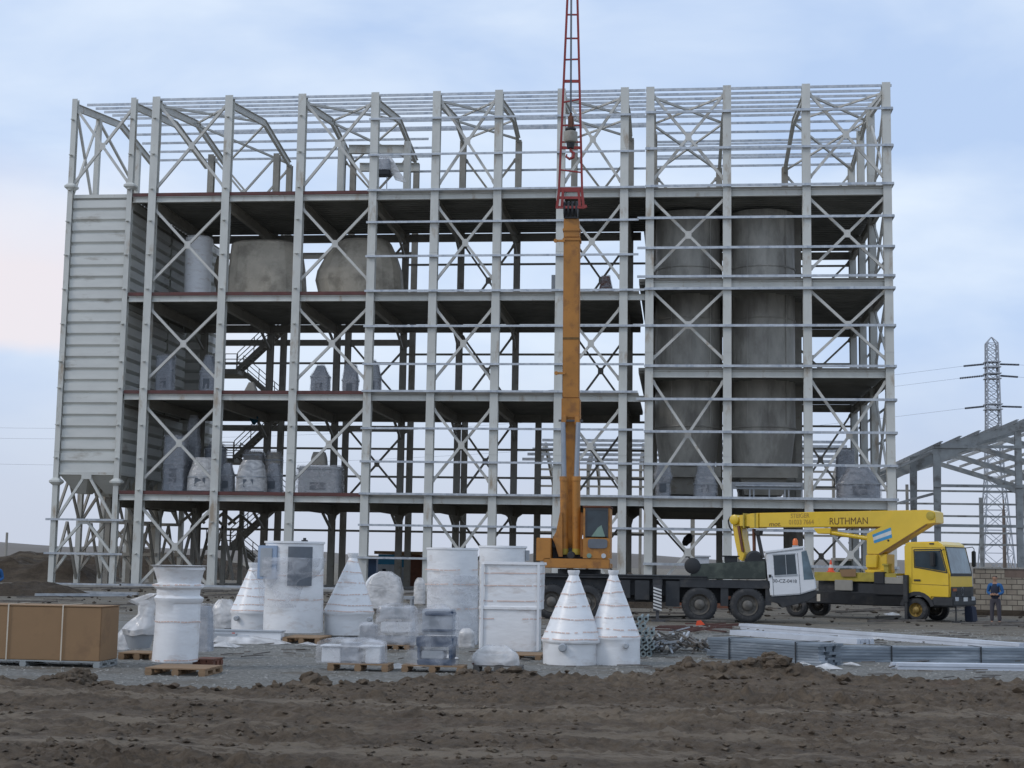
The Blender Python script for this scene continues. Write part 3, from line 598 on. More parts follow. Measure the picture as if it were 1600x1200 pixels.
for xq in (CX[0], CX[1], CX[1]+2.2, CX[1]+4.2):
    for r in range(3 if xq < CX[1]+.1 else 4):
        ya = BR[r]; yb = BR[r]+3.7; ym = (ya+yb)/2
        for (zt, zb_) in ((zb0-.1, zs1+.05), (zs1-.1, .4)):
            b = MB()
            if xq > CX[1]+.1:
                if r < 2: continue
                x2 = xq; yy = BR[r] if r < 4 else 12
                b.bar((x2, yy, min(zt, ZL[1]-1)), (x2-.8, yy, zb_), .16); b.bar((x2, yy, min(zt, ZL[1]-1)), (x2+.8, yy, zb_), .16); (b.box(x2-.14, x2+.14, yy+.2, yy+.45, 0, ZL[1]-.7) if zt > zs1 else None)
            else: b.bar((xq, ym, zt), (xq, ya+.1, zb_), .14); b.bar((xq, ym, zt), (xq, yb-.1, zb_), .14)
            b.build('leg_brace', 'inner', bins)
for y_ in (3.7, YM):
    b = MB(); b.box(CX[0]-.15, CX[0]+.15, y_-.16, y_+.16, zb1, roofz(y_)-.5); b.build('top_post', 'steel', bins)
b = MB(); b.bar((CX[0], .2, ZL[5]-.6), (CX[0], 3.5, zb1+.1), .14); b.build('top_brace', 'brace', bins)
b = MB(); b.bar((CX[0]+.02, .2, zb1+.2), (CX[0]+.02, 3.5, ZL[5]-.3), .12); b.build('top_brace', 'brace', bins)
b = MB(); b.bar((CX[0], 3.8, ZL[5]-.3), (CX[0], 10.5, zb1+3.2), .14); b.build('top_brace', 'brace', bins)
for x in (CX[0], CX[1]):   # flanged collars
    for z in (zf(150, 753), zf(150, 292)):
        b = MB(); b.loft([(z-.22, x, 0, .17, .19, 6), (z-.05, x, 0, .36, .36, 6), (z+.05, x, 0, .36, .36, 6), (z+.22, x, 0, .17, .19, 6)], 16); b.build('collar', 'steel', bins)

# ------------------------------------------------------------------ silos in the tower
for n_, (i, y, lab) in enumerate(((10, 5.2, 'tall grey cylindrical silo in the first bay of the right tower'), (11, 5.2, 'tall grey cylindrical silo in the middle bay of the right tower'), (10, 11.3, 'grey silo hidden deeper behind the first bay of the tower'), (11, 11.3, 'grey silo hidden deeper behind the middle bay of the tower'))):  # rear pair is added to keep the gaps between the front silos dark
    xc = (CX[i]+CX[i+1])/2; s = thing('storage_silo', lab, 'silo', (xc, Y0B+y, ZL[1]), group='silos inside the right tower')
    R_ = 1.95; zt = ZL[4]-ZL[1]-.5; z1 = zf(1200, 672, y)-ZL[1]; b = MB()
    b.lathe([(R_, z1), (R_, zt)], n=40); b.build('shell', 'silo', s, True)
    b = MB(); b.lathe([(R_*.84, 2.0), (R_, z1-.01)], n=40); b.build('cone', 'silo', s, True)
    b = MB()
    for zz in (z1, zt*.42, zt*.62, zt*.8): b = MB(); b.lathe([(R_+.04, zz), (R_+.06, zz+.04), (R_+.04, zz+.10)], n=40); b.build('ring', 'silo', s)
    pass
    for a in range(3):
        b = MB(); t = -pi/2-.5+a*.62; b.bar((cos(t)*(R_+.03), sin(t)*(R_+.03), z1+.2), (cos(t)*(R_+.03), sin(t)*(R_+.03), zt), .05); b.build('seam', 'silo', s)
    
    for q in (-1.5, 1.35): b = MB(); b.box(-R_, R_, q, q+.15, 1.35, 1.98); b.build('support_beam', 'inner', s)
    b = MB(); b.quadbox([(-1.1, -1.0, .35), (1.1, -1.0, .35), (1.1, 1.0, .35), (-1.1, 1.0, .35), (-1.5, -1.3, 1.98), (1.5, -1.3, 1.98), (1.5, 1.3, 1.98), (-1.5, 1.3, 1.98)]); b.build('outlet_hopper', 'inner', s)

# ------------------------------------------------------------------ stairs in the rear wing
st = thing('steel_staircase', 'dark steel zigzag staircase with railings behind the left bays', 'staircase', (0, Y0B, 0))
xL, xR = at(352, 600, Y0B+12.2).x, at(452, 600, Y0B+12.2).x
def rail(b, a, c, h=1.05):
    a, c = Vector(a), Vector(c); n = max(2, int((c-a).length/1.2))
    for q in (h, h*.66, h*.33): b.bar(a+Vector((0, 0, q)), c+Vector((0, 0, q)), .05)
    for i in range(n+1): p = a+(c-a)*i/n; b.bar(p, p+Vector((0, 0, h)), .05)
for k in range(4):
    z0, z1 = ZL[k], ZL[k+1]; zm = z0+(z1-z0)*.46
    if k == 3: z1 = ZL[4]
    xl = xL+1.1
    b = MB(); b.box(xL-.5, xl+.1, 10.95, 13.6, zm-.3, zm); b.build('landing', 'inner', st)
    for (y, za, zb_, xa, xb) in ((13.0, z0, zm, xR, xl), (11.6, zm, z1, xl, xR)):
        b = MB(); b.bar((xa, y-.45, za), (xb, y-.45, zb_), .08, .28); b.bar((xa, y+.45, za), (xb, y+.45, zb_), .08, .28)
        for q in range(15): t = (q+.5)/15; X_ = xa+(xb-xa)*t; Z_ = za+(zb_-za)*t; b.box(X_-.13, X_+.13, y-.4, y+.4, Z_-.02, Z_+.02)
        b.build('flight', 'inner', st)
        b = MB(); rail(b, (xa, y-.45, za+.1), (xb, y-.45, zb_+.1)); b.build('railing', 'inner', st)
    b = MB(); rail(b, (xL-.5, 11.0, zm), (xl, 11.0, zm)); rail(b, (xL-.5, 13.6, zm), (xl, 13.6, zm)); b.build('railing', 'inner', st)
    if k: b = MB(); b.ibeam((xL-1.0, 13.9, z1-.95), (CX[5], 13.9, z1-.95), .2, .4, .03); b.build('wing_beam', 'inner', st)

# ------------------------------------------------------------------ pixel-profiled lofts for the many goods
def prof_obj(name, label, cat, prof, m, Y=None, base=None, pw=2, dr=1.0, wob=0., seed=0., group=None, n=32, smooth=True, parts=None, zbase=None, rz=0):
    """prof rows: (py, xl, xr) top to bottom; stands at depth Y or with its front foot at ground pixel row base"""
    py, xl, xr = prof[-1]
    if Y is None:
        p = gnd((xl+xr)/2, base); r = (xr-xl)/2/scale_at(p); Y = p.y+r*dr
    s = F_PX/((at((xl+xr)/2, py, Y)-CAM).dot(_f)); c = at((xl+xr)/2, py, Y); z0 = c.z if zbase is None else zbase
    th = thing(name, label, cat, (c.x, Y, z0), rz, group)
    secs = []
    for (py_, a, d) in reversed(prof):
        q = at((a+d)/2, py_, Y); r = (d-a)/2/s; secs.append([q.z-z0, q.x-c.x, 0, r, r*dr, pw])
    secs[0][0] = 0
    if wob:      # more rings for the crumpled film
        o = []
        for a_, b_ in zip(secs, secs[1:]):
            k = max(1, int(abs(b_[0]-a_[0])/.12))
            for i in range(k): o.append([a_[q]+(b_[q]-a_[q])*i/k for q in range(6)])
        o.append(secs[-1]); secs2 = o
    else: secs2 = secs
    b = MB(); b.loft(secs2, n, wob, seed); b.build('wrapping' if 'film' in str(m) else 'body', m, th, smooth)
    th['z0'] = z0
    return th, s, secs, Y, c
def ring_at(secs, z):
    for a, b in zip(secs, secs[1:]):
        if min(a[0], b[0]) <= z <= max(a[0], b[0]) and b[0] != a[0]:
            t = (z-a[0])/(b[0]-a[0]); return [a[q]+(b[q]-a[q])*t for q in range(6)]
    return secs[-1]
def tapes(th, secs, zs, tilt=.02, m='tape', gap=.62, w=.022, n=40):
    for z in zs:
        b = MB(); sd = RND.random()*9
        for j in range(n):
            if RND.random() < .12: continue
            t0 = 2*pi*(j+RND.random()*.1)/n; t1 = 2*pi*(j+gap+.12+RND.random()*.25)/n; q = []
            for t, dz in ((t0, -w/2), (t1, -w/2), (t1, w/2), (t0, w/2)):
                zz = z+dz+tilt*sin(t+sd)+.006*sin(5*t+sd); S = ring_at(secs, zz); c, s_ = cos(t), sin(t); e = 2/S[5]
                q.append((S[1]+(S[3]+.012)*math.copysign(abs(c)**e, c), S[2]+(S[4]+.012)*math.copysign(abs(s_)**e, s_), zz))
            o = len(b.v); b.v += q; b.f.append((o, o+1, o+2, o+3))
        b.build('tape_band', m, th)
def zpx(py, px, Y, z0): return at(px, py, Y).z-z0

def pallet(px0, px1, py_bot, h=.14, d=None, m='wood', label='wooden pallet', rz=0, py_top=None):
    p = gnd((px0+px1)/2, py_bot); s = scale_at(p); w_ = (px1-px0)/s; d = d or w_
    th_ = MB()
    if py_top: h = min(.2, max(.1, at((px0+px1)/2, py_top, p.y).z))
    nb = max(4, int(w_/.15)); 
    for i in range(7): yy = d*(i+.5)/7; th_.box(-w_/2, w_/2, yy-d/7*.4, yy+d/7*.4, h-.022, h)
    for xx in (-w_/2+.06, 0, w_/2-.06):
        th_.box(xx-.05, xx+.05, 0, d, h-.045, h-.024); th_.box(xx-.05, xx+.05, 0, d, 0, .022)
        for yy in (.07, d/2, d-.07): th_.box(xx-.06, xx+.06, yy-.07, yy+.07, .023, h-.046)
    o = th_.build('pallet', m, loc=(p.x, p.y, 0)); o.rotation_euler.z = rz
    tag(o, label, 'pallet', 'pallets under the delivered goods'); return o, p, s, h, d

# --- cardboard boxes at the left
def cardboard(px0, px1, py_top, py_bot, pal_bot, dep, label, plabel, pm):
    o, p, s, h, d = pallet(px0, px1, pal_bot, d=dep, m=pm, label=plabel, py_top=py_bot)
    w_ = (px1-px0)/s; zt = at((px0+px1)/2, py_top, p.y).z
    t = thing('cardboard_box', label, 'box', (p.x, p.y, h))
    b = MB(); b.box(-w_/2+.01, w_/2-.01, .01, dep-.01, .002, zt-h); b.build('carton', 'card', t, bevel=.012)
    b = MB(); b.box(-w_/2+.0, w_/2-.0, .0, dep, zt-h+.001, zt-h+.02); b.build('lid', 'card', t, bevel=.008)
    for fx in (-.216, .496):
        x = fx*w_/2; 
        b = MB(); b.box(x-.012, x+.012, -.019, -.013, .0, zt-h+.035); b.box(x-.012, x+.012, -.013, dep, zt-h+.032, zt-h+.038); b.build('strap', 'strap', t)
    return t
cardboard(-90, 160, 947, 1031, 1041, .85, 'large brown cardboard box at the left edge, strapped on a grey pallet', 'grey pallet under the large cardboard box at the left edge', 'palletgrey')

# --- cones
def cone_item(label, apex, top, xl, xr, ybase, ybot, base, ports=(), wob=.0, seed=0, tn=5, xl2=None, xr2=None):
    ax0, ax1 = apex; cx = (xl+xr)/2
    xl2 = xl2 or xl+2; xr2 = xr2 or xr-2
    prof = [(top, ax0, ax1), (top+3, ax0, ax1), (top+8, ax0+2, ax1-2), (ybase-3, xl+1, xr-1), (ybase, xl, xr), (ybase+3, xl+1, xr-1), (ybase+5, xl2, xr2), (ybot, xl2, xr2)]
    th, s, secs, Y, c = prof_obj('wrapped_cone', label, 'cone hopper', prof, 'wrapw', base=base, wob=.018, seed=seed, group='white wrapped cone hoppers', n=40)
    H_ = secs[-1][0]; zb = secs[4][0]
    tapes(th, secs, [zb+(H_-zb)*q for q in [(i+.6)/tn*.92 for i in range(tn)]], tilt=.02); tapes(th, secs, [zb-.0], tilt=.004, gap=.7)
    for (px, py, r) in ports:
        q = at(px, py, Y-(xr-xl)/2/s); b = MB(); rr = r/s; b.lathe([(rr, .08), (rr*1.3, .08), (rr*1.3, -.05), (rr, -.07), (rr*.9, -.07)], (q.x-c.x, q.y-Y+.02, q.z-th['z0']), 20, 'y'); b.build('port', 'grey', th, True)
    return th
cone_item('nearest pointed white cone, left one of the pair in front of the orange crane', (887, 906), 891, 846, 941, 1000, 1040, 1040, ((879, 1012, 5),), seed=1, xl2=848, xr2=934)
cone_item('pointed white cone on the right of the pair in front of the orange crane', (950, 967), 891, 919, 1001, 996, 1040, 1040, ((978, 1009, 3.5),), seed=2, xl2=922, xr2=1000)
cone_item('white wrapped cone standing right of the drum with the dark screen', (543, 560), 864, 505, 585, 957, 991, 998, ((577, 968, 3),), seed=3)
cone_item('white wrapped cone half hidden behind the drum with the dark screen', (388, 404), 879, 360, 434, 956, 984, 990, ((369, 966, 3),), seed=4)
# grey cover between the pair
p = gnd(943, 1038); b = MB(); b.box(-.12, .12, .1, .5, 0, .42); o = b.build('wrapped_crate', 'machine', bevel=.02, loc=(p.x, p.y, 0)); tag(o, 'small grey wrapped crate squeezed between the two front cones', 'crate')

# --- funnel column on pallet
o, p, s, h, d = pallet(224, 322, 1056, label='wooden pallet under the tall funnel topped duct', py_top=1044, d=.95)
th, s, secs, Y, c = prof_obj('funnel_duct', 'tall white wrapped duct with a wide funnel mouth on a pallet', 'duct', [(886, 240, 320), (890, 241, 320), (892, 242, 318), (911, 247, 313), (913, 240, 319), (917, 240, 319), (921, 245, 313), (930, 245, 312), (934, 241, 318), (939, 242, 317), (943, 244, 313), (975, 243, 312), (1042, 237, 308)], 'wrapw', base=1047, wob=.022, seed=5, n=44, zbase=h)
tapes(th, secs, [.03, secs[-1][0]*.42, secs[-1][0]*.81], tilt=.008)
b = MB(); b.lathe([(.43, secs[-1][0]+.001), (.47, secs[-1][0]+.02), (.50, secs[-1][0]+.03)], (0, 0, 0), 32); b.build('rim', 'wrapw', th, True)
# wrapped small funnel behind it
o, p, s, h, d = pallet(183, 243, 1031, label='wooden pallet under the small grey funnel left of the tall duct', py_top=1020)
th, s, secs, Y, c = prof_obj('grey_funnel', 'small grey funnel under loose film left of the tall duct', 'funnel', [(984, 192, 243), (988, 193, 242), (1012, 201, 234), (1020, 203, 232)], 'grey', base=1024, zbase=h, n=28)
b = MB(); R_ = secs[-1][3]; H_ = secs[-1][0]
b.loft([(H_*.75, 0, 0, R_*1.0, R_, 2), (H_+.02, 0, 0, R_*1.06, R_*1.05, 2), (H_+.12, .05, 0, R_*.9, R_*.8, 2.4), (H_+.3, .1, 0, R_*.5, R_*.5, 2), (H_+.5, .12, 0, R_*.55, R_*.3, 2), (H_+.58, -.0, 0, R_*.85, R_*.28, 2), (H_+.72, .3, 0, R_*.5, R_*.25, 2)], 36, .14, 3.3); b.build('loose_film', 'filmw', th, True)
# stacked grey unit right of it
o, p, s, h, d = pallet(300, 333, 1043, label='dark pallet under the grey stack right of the tall duct', m='rust', py_top=1030, d=.6)
th, s, secs, Y, c = prof_obj('grey_stack', 'grey stack of parts in film right behind the tall funnel duct', 'stack', [(947, 309, 329), (960, 305, 331), (1028, 305, 331)], 'machine', base=1030, zbase=h, pw=6, n=32)
b = MB(); b.loft([(0, 0, 0, secs[0][3]*1.06, secs[0][3]*1.06, 5), (secs[-1][0]*.7, 0, 0, secs[0][3]*1.05, secs[0][3]*1.05, 4), (secs[-1][0]+.04, 0, 0, secs[0][3]*.95, secs[0][3]*.9, 3)], 36, .06, 1.1); b.build('loose_film', 'film', th, True)

# --- big drum with cabinet and screen
o, p, s, h, d = pallet(440, 500, 1006, label='wooden pallet under the drum with the dark screen', py_top=996, d=1.2)
th, s, secs, Y, c = prof_obj('filter_drum', 'big white drum with a dark screen window and a blue grey control cabinet', 'drum', [(846, 413, 508), (849, 413, 508), (850, 415, 506), (905, 415, 505), (935, 413, 505), (997, 411, 504)], 'wrapw', base=999, wob=.012, seed=6, n=44, zbase=h)
tapes(th, secs, [secs[-1][0]*.36, secs[-1][0]*.63], tilt=.01)
Rr = secs[-2][3]
def on_drum(px0, px1, py0, py1, dep, nm, m):
    pa, pb = at(px0, py0, Y-Rr), at(px1, py1, Y-Rr); b = MB(); b.box(pa.x-c.x, pb.x-c.x, -Rr-dep, -Rr*.6, pb.z-th['z0'], pa.z-th['z0']); return b.build(nm, m, th, bevel=.01)
b = MB(); pa, pb = at(459, 854, Y-Rr), at(497, 916, Y-Rr); za, zb_ = pb.z-th['z0'], pa.z-th['z0']
t0, t1 = -pi/2+.02, -pi/2+.82
for i in range(9):
    t = t0+(t1-t0)*i/8
    for zz in (za, zb_): b.v.append((cos(t)*(Rr+.02), sin(t)*(Rr+.02), zz))
for i in range(8): b.f.append((2*i, 2*i+2, 2*i+3, 2*i+1))
b.build('screen_window', 'mesh', th)
on_drum(403, 431, 852, 905, -.02, 'control_cabinet', 'cabinet'); on_drum(407, 424, 856, 901, -.0, 'cabinet_door', 'grey')
b = MB(); b.loft([(secs[-1][0]*.28, -.15, -.05, Rr*.9, Rr*1.02, 2), (secs[-1][0]*.55, -.15, -.05, Rr*.98, Rr*1.05, 2.2), (secs[-1][0]*.66, -.16, -.05, Rr*1.13, Rr*1.06, 2.6), (secs[-1][0]*.82, -.1, -.05, Rr*1.12, Rr*1.04, 2.6)], 44, .03, 2.2, False); b.build('loose_film', 'film', th, True)
b = MB(); q = at(476, 843, Y); b.box(q.x-c.x-.07, q.x-c.x+.07, -.05, .05, secs[-1][0], secs[-1][0]+.04); b.lathe([(.04, 0), (.04, .05)], (q.x-c.x, 0, secs[-1][0]+.041), 12); b.build('top_fitting', 'black', th)

# --- white trough
p = gnd(384, 1004); s = scale_at(p)
t = thing('steel_trough', 'long white steel trough with a motor lying in front of the drum', 'trough', (p.x, p.y, 0))
L_ = 112/s; b = MB(); b.prism([(.0, .05), (.0, .25), (.30, .25), (.30, .05), (.2, 0), (.1, 0)], 'x', -L_/2, L_/2); b.build('channel', 'white', t, bevel=.008)
b = MB(); b.box(-L_/2-.015, L_/2+.02, -.03, .33, .252, .28); b.build('lid', 'grey', t)
b = MB(); b.lathe([(.07, 0), (.08, .04), (.08, .3), (.05, .34)], (-L_*.12, -.12, .09), 20, 'x'); b.box(-L_/2+.1, -L_*.12, -.16, -.03, .03, .2); b.build('motor', 'grey', t, True)
b = MB(); b.box(-L_*.2, -L_*.16, -.006, -.001, .18, .22); b.build('warning_label', 'coneor', t)
b = MB(); b.loft([(0, .2, -.15, L_*.55, .32, 2.5), (.06, .1, -.12, L_*.48, .25, 2.5), (.14, -.2, -.08, L_*.3, .16, 2)], 60, .16, 7.7); o = b.build('film_sheet', 'filmw', t, True)

# --- wrapped machines on pallets
def wrapped(name, label, cat, px0, px1, py_top, py_bot, pal, inner, core='machine', pw=5, dr=.7, film='film', seed=0, wob=.05, plabel=None, pm='wood', tp=0, tl=.8):
    h = 0; Y = None
    if pal:
        o, p, s, h, d = pallet(pal[0], pal[1], pal[2], label=plabel, py_top=py_bot, m=pm, d=(px1-px0)/scale_at(gnd(px0, pal[2]))*dr)
        base_p = p
    else: base_p = gnd((px0+px1)/2, py_bot)
    s = scale_at(base_p); w_ = (px1-px0)/2/s; Yc = base_p.y+w_*dr+.02; c = at((px0+px1)/2, py_bot, Yc); H_ = at((px0+px1)/2, py_top, Yc).z-h
    t = thing(name, label, cat, (c.x, Yc, h), group='machines wrapped in film')
    for (nm, m, x0, x1, z0, z1, yd) in inner:
        b = MB(); b.box(x0*w_, x1*w_, -w_*dr*yd, w_*dr*yd, z0*H_+.003, z1*H_); b.build(nm, m, t, bevel=.015)
    R = w_; sec = []; k = 12
    for i in range(k+1):
        u = i/k; f = 1-.06*u if u < tl else (1-.06*tl)*(1-((u-tl)/(1-tl+.001))**2*.55)
        sec.append((u*H_*1.01, 0, 0, R*f, R*dr*f, pw if u < tl else pw*.6+.8))
    b = MB(); b.loft(sec, 48, wob, seed+3); b.build('film_cover', film, t, True)
    if tp: tapes(t, [list(q) for q in sec], [H_*(j+.5)/tp for j in range(tp)], tilt=.01)
    return t, w_, H_
wrapped('wrapped_machine', 'low long white machine under clear film on the pallet left of the blue one', 'machine', 493, 606, 996, 1037, (510, 607, 1049), [('housing', 'white', -.8, -.25, 0, .62, .7), ('end_box', 'white', .45, .88, 0, .66, .8), ('panel', 'machine', -.25, .25, .05, .8, .75), ('flange', 'white', -.85, .9, .62, .7, .85)], seed=1, plabel='wooden pallet under the low long white machine', dr=.42, wob=.04)
wrapped('blue_machine', 'dark blue machine base visible through clear film on a pale pallet', 'machine', 636, 716, 945, 1040, (626, 724, 1051), [('base_frame', 'blue', -.55, .85, 0, .10, .8), ('post', 'blue', -.55, -.42, .1, .38, .8), ('post', 'blue', .7, .85, .1, .38, .8), ('beam', 'blue', -.6, .9, .30, .47, .82), ('cover_panel', 'grey', -.4, .5, .10, .24, .75), ('upper_frame', 'machine', -.4, .82, .5, .93, .6), ('top_bar', 'blue', -.3, .85, .82, .90, .7), ('mid_bar', 'blue', -.4, .85, .55, .6, .72)], seed=2, plabel='pale wooden pallet under the dark blue machine', dr=.6, wob=.05, film='filmc')
wrapped('wrapped_stack', 'low stack of grey parts under crumpled film behind the blue machine', 'stack', 587, 652, 943, 1008, (596, 640, 1015), [('plate', 'machine', -.85, .85, .05, .2, .8), ('plate', 'white', -.7, .8, .3, .55, .8), ('plate', 'grey', -.75, .7, .62, .9, .7)], seed=3, plabel='wooden pallet under the low crumpled stack', dr=.7, film='film', wob=.05, pw=7, tl=.88)
wrapped('tilted_casing', 'small white casing lying tilted in front of the square duct', 'casing', 736, 812, 1009, 1040, (738, 815, 1051), [('casing', 'white', -.85, .6, .1, .55, .7), ('base_plate', 'rust', -.95, .8, 0, .09, .8)], seed=4, plabel='dark weathered pallet under the small tilted casing', pm='oldwood', dr=.5, film='filmw', wob=.08, tl=.3, pw=3)
wrapped('wrapped_bundle', 'rumpled see-through bundle behind the white trough', 'bundle', 328, 372, 937, 984, None, [('core', 'machine', -.6, .6, 0, .5, .6)], seed=5, film='filmw', dr=.7, wob=.14, tl=.5, pw=2.5)
wrapped('wrapped_crate', 'pale wrapped lumps just right of the brown cardboard box', 'bundle', 182, 204, 985, 1016, None, [('core', 'white', -.6, .6, 0, .6, .6)], seed=6, film='filmw', dr=.8, wob=.12, tl=.6, pw=3)
wrapped('wrapped_roller', 'small white rounded bundle left of the two tall drums', 'bundle', 646, 665, 903, 944, None, [('core', 'white', -.7, .7, .05, .8, .7)], seed=7, film='filmw', dr=.9, wob=.05, tl=.75, pw=3)
wrapped('wrapped_box', 'low grey wrapped box right behind the low long white machine', 'box', 560, 592, 972, 1006, None, [('core', 'machine', -.8, .8, 0, .85, .8)], seed=8, film='film', dr=.8, wob=.04, tl=.85, pw=6)
wrapped('wrapped_box', 'small grey wrapped box tucked between the blue machine and the tall drum', 'box', 716, 742, 982, 1012, None, [('core', 'grey', -.8, .8, 0, .8, .8)], seed=9, film='filmw', dr=.8, wob=.06, tl=.7, pw=4)
wrapped('wrapped_box', 'crumpled low bundle left of the cone behind the drum', 'box', 345, 372, 955, 982, None, [('core', 'white', -.8, .8, 0, .8, .8)], seed=10, film='filmw', dr=.8, wob=.1, tl=.6, pw=3)
# fan housing in film
p = gnd(598, 955); s = scale_at(p); t = thing('fan_housing', 'round fan housing under milky film behind the right hand cone', 'fan', (p.x, p.y, 0), group='machines wrapped in film')
q = at(598, 922, p.y+.35); r_ = 28/s
b = MB(); b.lathe([(r_*.9, -.28), (r_, -.22), (r_, .22), (r_*.9, .28)], (q.x-p.x, .35, q.z), 36, 'y'); b.build('scroll_casing', 'white', t, True)
b = MB(); b.lathe([(r_*.36, -.30), (r_*.36, -.284)], (q.x-p.x-.05, .35, q.z-.05), 24, 'y'); b.build('inlet', 'mesh', t, True)
b = MB(); b.box(-.3, .3, .1, .6, 0, q.z-r_*.8); b.build('stand', 'grey', t)
b = MB(); b.loft([(.02, 0, .35, r_*.9, .5, 4), (q.z*.5, 0, .35, r_*1.0, .42, 5), (q.z, -.03, .35, r_*1.08, .36, 6), (q.z+r_*.7, 0, .35, r_*.8, .34, 6), (q.z+r_*1.04, 0, .35, r_*.3, .3, 5)], 40, .05, 4); b.build('film_cover', 'filmw', t, True)
p = gnd(633, 952); t = thing('steel_trestle', 'low grey steel trestle between the fan housing and the tall drums', 'trestle', (p.x, p.y, 0)); s = scale_at(p)
b = MB(); b.box(-.27, .27, 0, .5, .38, .5); b.build('top', 'grey', t)
for x_ in (-.22, .22):
    for y_ in (.05, .45): b = MB(); b.box(x_-.04, x_+.04, y_-.04, y_+.04, 0, .38); b.build('leg', 'grey', t)

# --- tall drums
th, s, secs, Y, c = prof_obj('tall_drum', 'tall white open drum partly covered by film, left of the pair', 'drum', [(856, 666, 748), (859, 666, 748), (860, 667, 747), (1008, 667, 746)], 'wrapw', base=1008, wob=.008, seed=8, n=48)
b = MB(); R_ = secs[0][3]; H_ = secs[-1][0]; b.loft([(.02, 0, 0, R_*1.04, R_*1.04, 2), (H_*.35, 0, 0, R_*1.06, R_*1.05, 2), (H_*.58, 0, 0, R_*1.07, R_*1.05, 2), (H_*.72, 0, 0, R_*1.0+.01, R_*1.03, 2)], 48, .035, 9, False); b.build('loose_film', 'film', th, True)
tapes(th, [[q[0], q[1], q[2], q[3]*1.06, q[4]*1.06, q[5]] for q in secs], [H_*.38, H_*.62, H_*.78], tilt=.02)
th, s, secs, Y, c = prof_obj('tall_drum', 'tall white drum standing behind the square wrapped duct', 'drum', [(853, 748, 824), (856, 748, 824), (857, 749, 822), (1004, 748, 822)], 'wrapw', base=1004, wob=.008, seed=9, n=48)
q = at(823, 870, Y); b = MB(); b.box(q.x-c.x-.02, q.x-c.x+.06, -.1, .1, secs[-1][0]-.35, secs[-1][0]-.1); b.build('bracket', 'grey', th)
# square duct
o, p, s, h, d = pallet(770, 845, 1031, label='wooden pallet under the square wrapped duct', py_top=1023, d=1.0)
th, s, secs, Y, c = prof_obj('square_duct', 'tall square white duct section wrapped with pink tape bands', 'duct', [(878, 754, 853), (882, 754, 853), (883, 759, 850), (886, 759, 850), (946, 757, 848), (947, 751, 848), (951, 751, 848), (952, 753, 844), (1023, 751, 843)], 'wrapw', base=1025, pw=9, wob=.012, seed=10, n=56, dr=.8, zbase=h)
H_ = secs[-1][0]; tapes(th, secs, [H_*.36, H_*.56, H_*.73, H_*.87], tilt=.004, n=90, gap=.75)
b = MB(); R_ = secs[1][3]
for px in (759, 845): q = at(px, 900, Y); b.bar((q.x-c.x, -R_*.82, .02), (q.x-c.x, -R_*.82, H_*.97), .05)
b.build('corner_rib', 'white', th)

# --- flanged pipe stack
R2 = random.Random(5); k = 0
gp = gnd(1004, 1027); s = scale_at(gp)
for row in range(6):
    for cidx in range(4):
        px = 986+cidx*9.5+(row % 2)*4.5; py = 1022-row*11
        if row == 5 and cidx in (0, 3): continue
        if row == 4 and cidx == 3: continue
        q = at(px, py, gp.y+.1); b = MB(); yo = R2.uniform(-.05, .06)
        t = thing('flanged_pipe', 'grey green flanged pipe, %s in the %s row of the pipe stack' % (['leftmost', 'second', 'third', 'rightmost'][cidx], ['bottom', 'second', 'third', 'fourth', 'fifth', 'top'][row]), 'pipe', (q.x, q.y+yo, q.z), group='flanged pipes stacked beside the cones')
        rr = 4.0/s; b.lathe([(rr*.55, 0), (rr*.55, 2.2)], (0, 0, 0), 12, 'y'); b.build('tube', 'pipe', t, True)
        b = MB(); 
        n_ = 16
        for (r0, r1, y0_, y1_) in ((rr*.62, rr*1.15, -.03, 0),):
            for j in range(n_):
                a0, a1 = 2*pi*j/n_, 2*pi*(j+1)/n_
                P_ = lambda r, a, y: (r*cos(a), y, r*sin(a))
                b.quadbox([P_(r0, a0, y0_), P_(r1, a0, y0_), P_(r1, a0, y1_), P_(r0, a0, y1_), P_(r0, a1, y0_), P_(r1, a1, y0_), P_(r1, a1, y1_), P_(r0, a1, y1_)])
        b.build('flange', 'pipe', t)
        b = MB(); b.lathe([(rr*.5, -.004), (rr*.5, -.001)], (0, 0, 0), 12, 'y'); b.build('bore', 'black', t)
# --- scrap heap of offcuts: countless mixed pieces
b = MB(); b2 = MB(); b3 = MB(); gp = gnd(1062, 1022)
for i in range(120):
    x = R2.uniform(-.85, .85); y = R2.uniform(0, 2.0); hh = .42*(1-abs(x)/1.1)*R2.uniform(.1, 1)+.04; a = R2.uniform(0, 3.1); l_ = R2.uniform(.08, .3); dz = R2.uniform(-.12, .14)
    tgt = b if R2.random() < .3 else b2
    tgt.bar((gp.x+x-cos(a)*l_, gp.y+y-sin(a)*l_, max(.02, hh-dz)), (gp.x+x+cos(a)*l_, gp.y+y+sin(a)*l_, max(.02, hh+dz)), R2.uniform(.02, .07), R2.uniform(.01, .05))
for i in range(24):
    p = gnd(R2.uniform(1040, 1140), R2.uniform(978, 992)); a = R2.uniform(-.6, .6); l_ = R2.uniform(.15, .45); b3.bar((p.x-l_, p.y, .05+R2.random()*.12), (p.x+l_, p.y+a*.4, .05+R2.random()*.15), .08, .04)
sc_ = thing('scrap_heap', 'tangled heap of steel offcuts and scraps beside the flanged pipes', 'scrap heap'); b.build('steel_offcuts', 'grey', sc_)['kind'] = 'stuff'; b2.build('dark_scraps', 'scrapd', sc_)['kind'] = 'stuff'; b3.build('rusty_scraps', 'rustd', sc_)['kind'] = 'stuff'
p = gnd(1094, 984); b = MB(); b.prism([(-.13, 0), (.14, .03), (.02, .16), (-.1, .14)], 'y', 0, .05); tag(b.build('red_rag', 'coneor', loc=(p.x, p.y, .12)), 'small bright red rag on the scrap heap', 'rag')

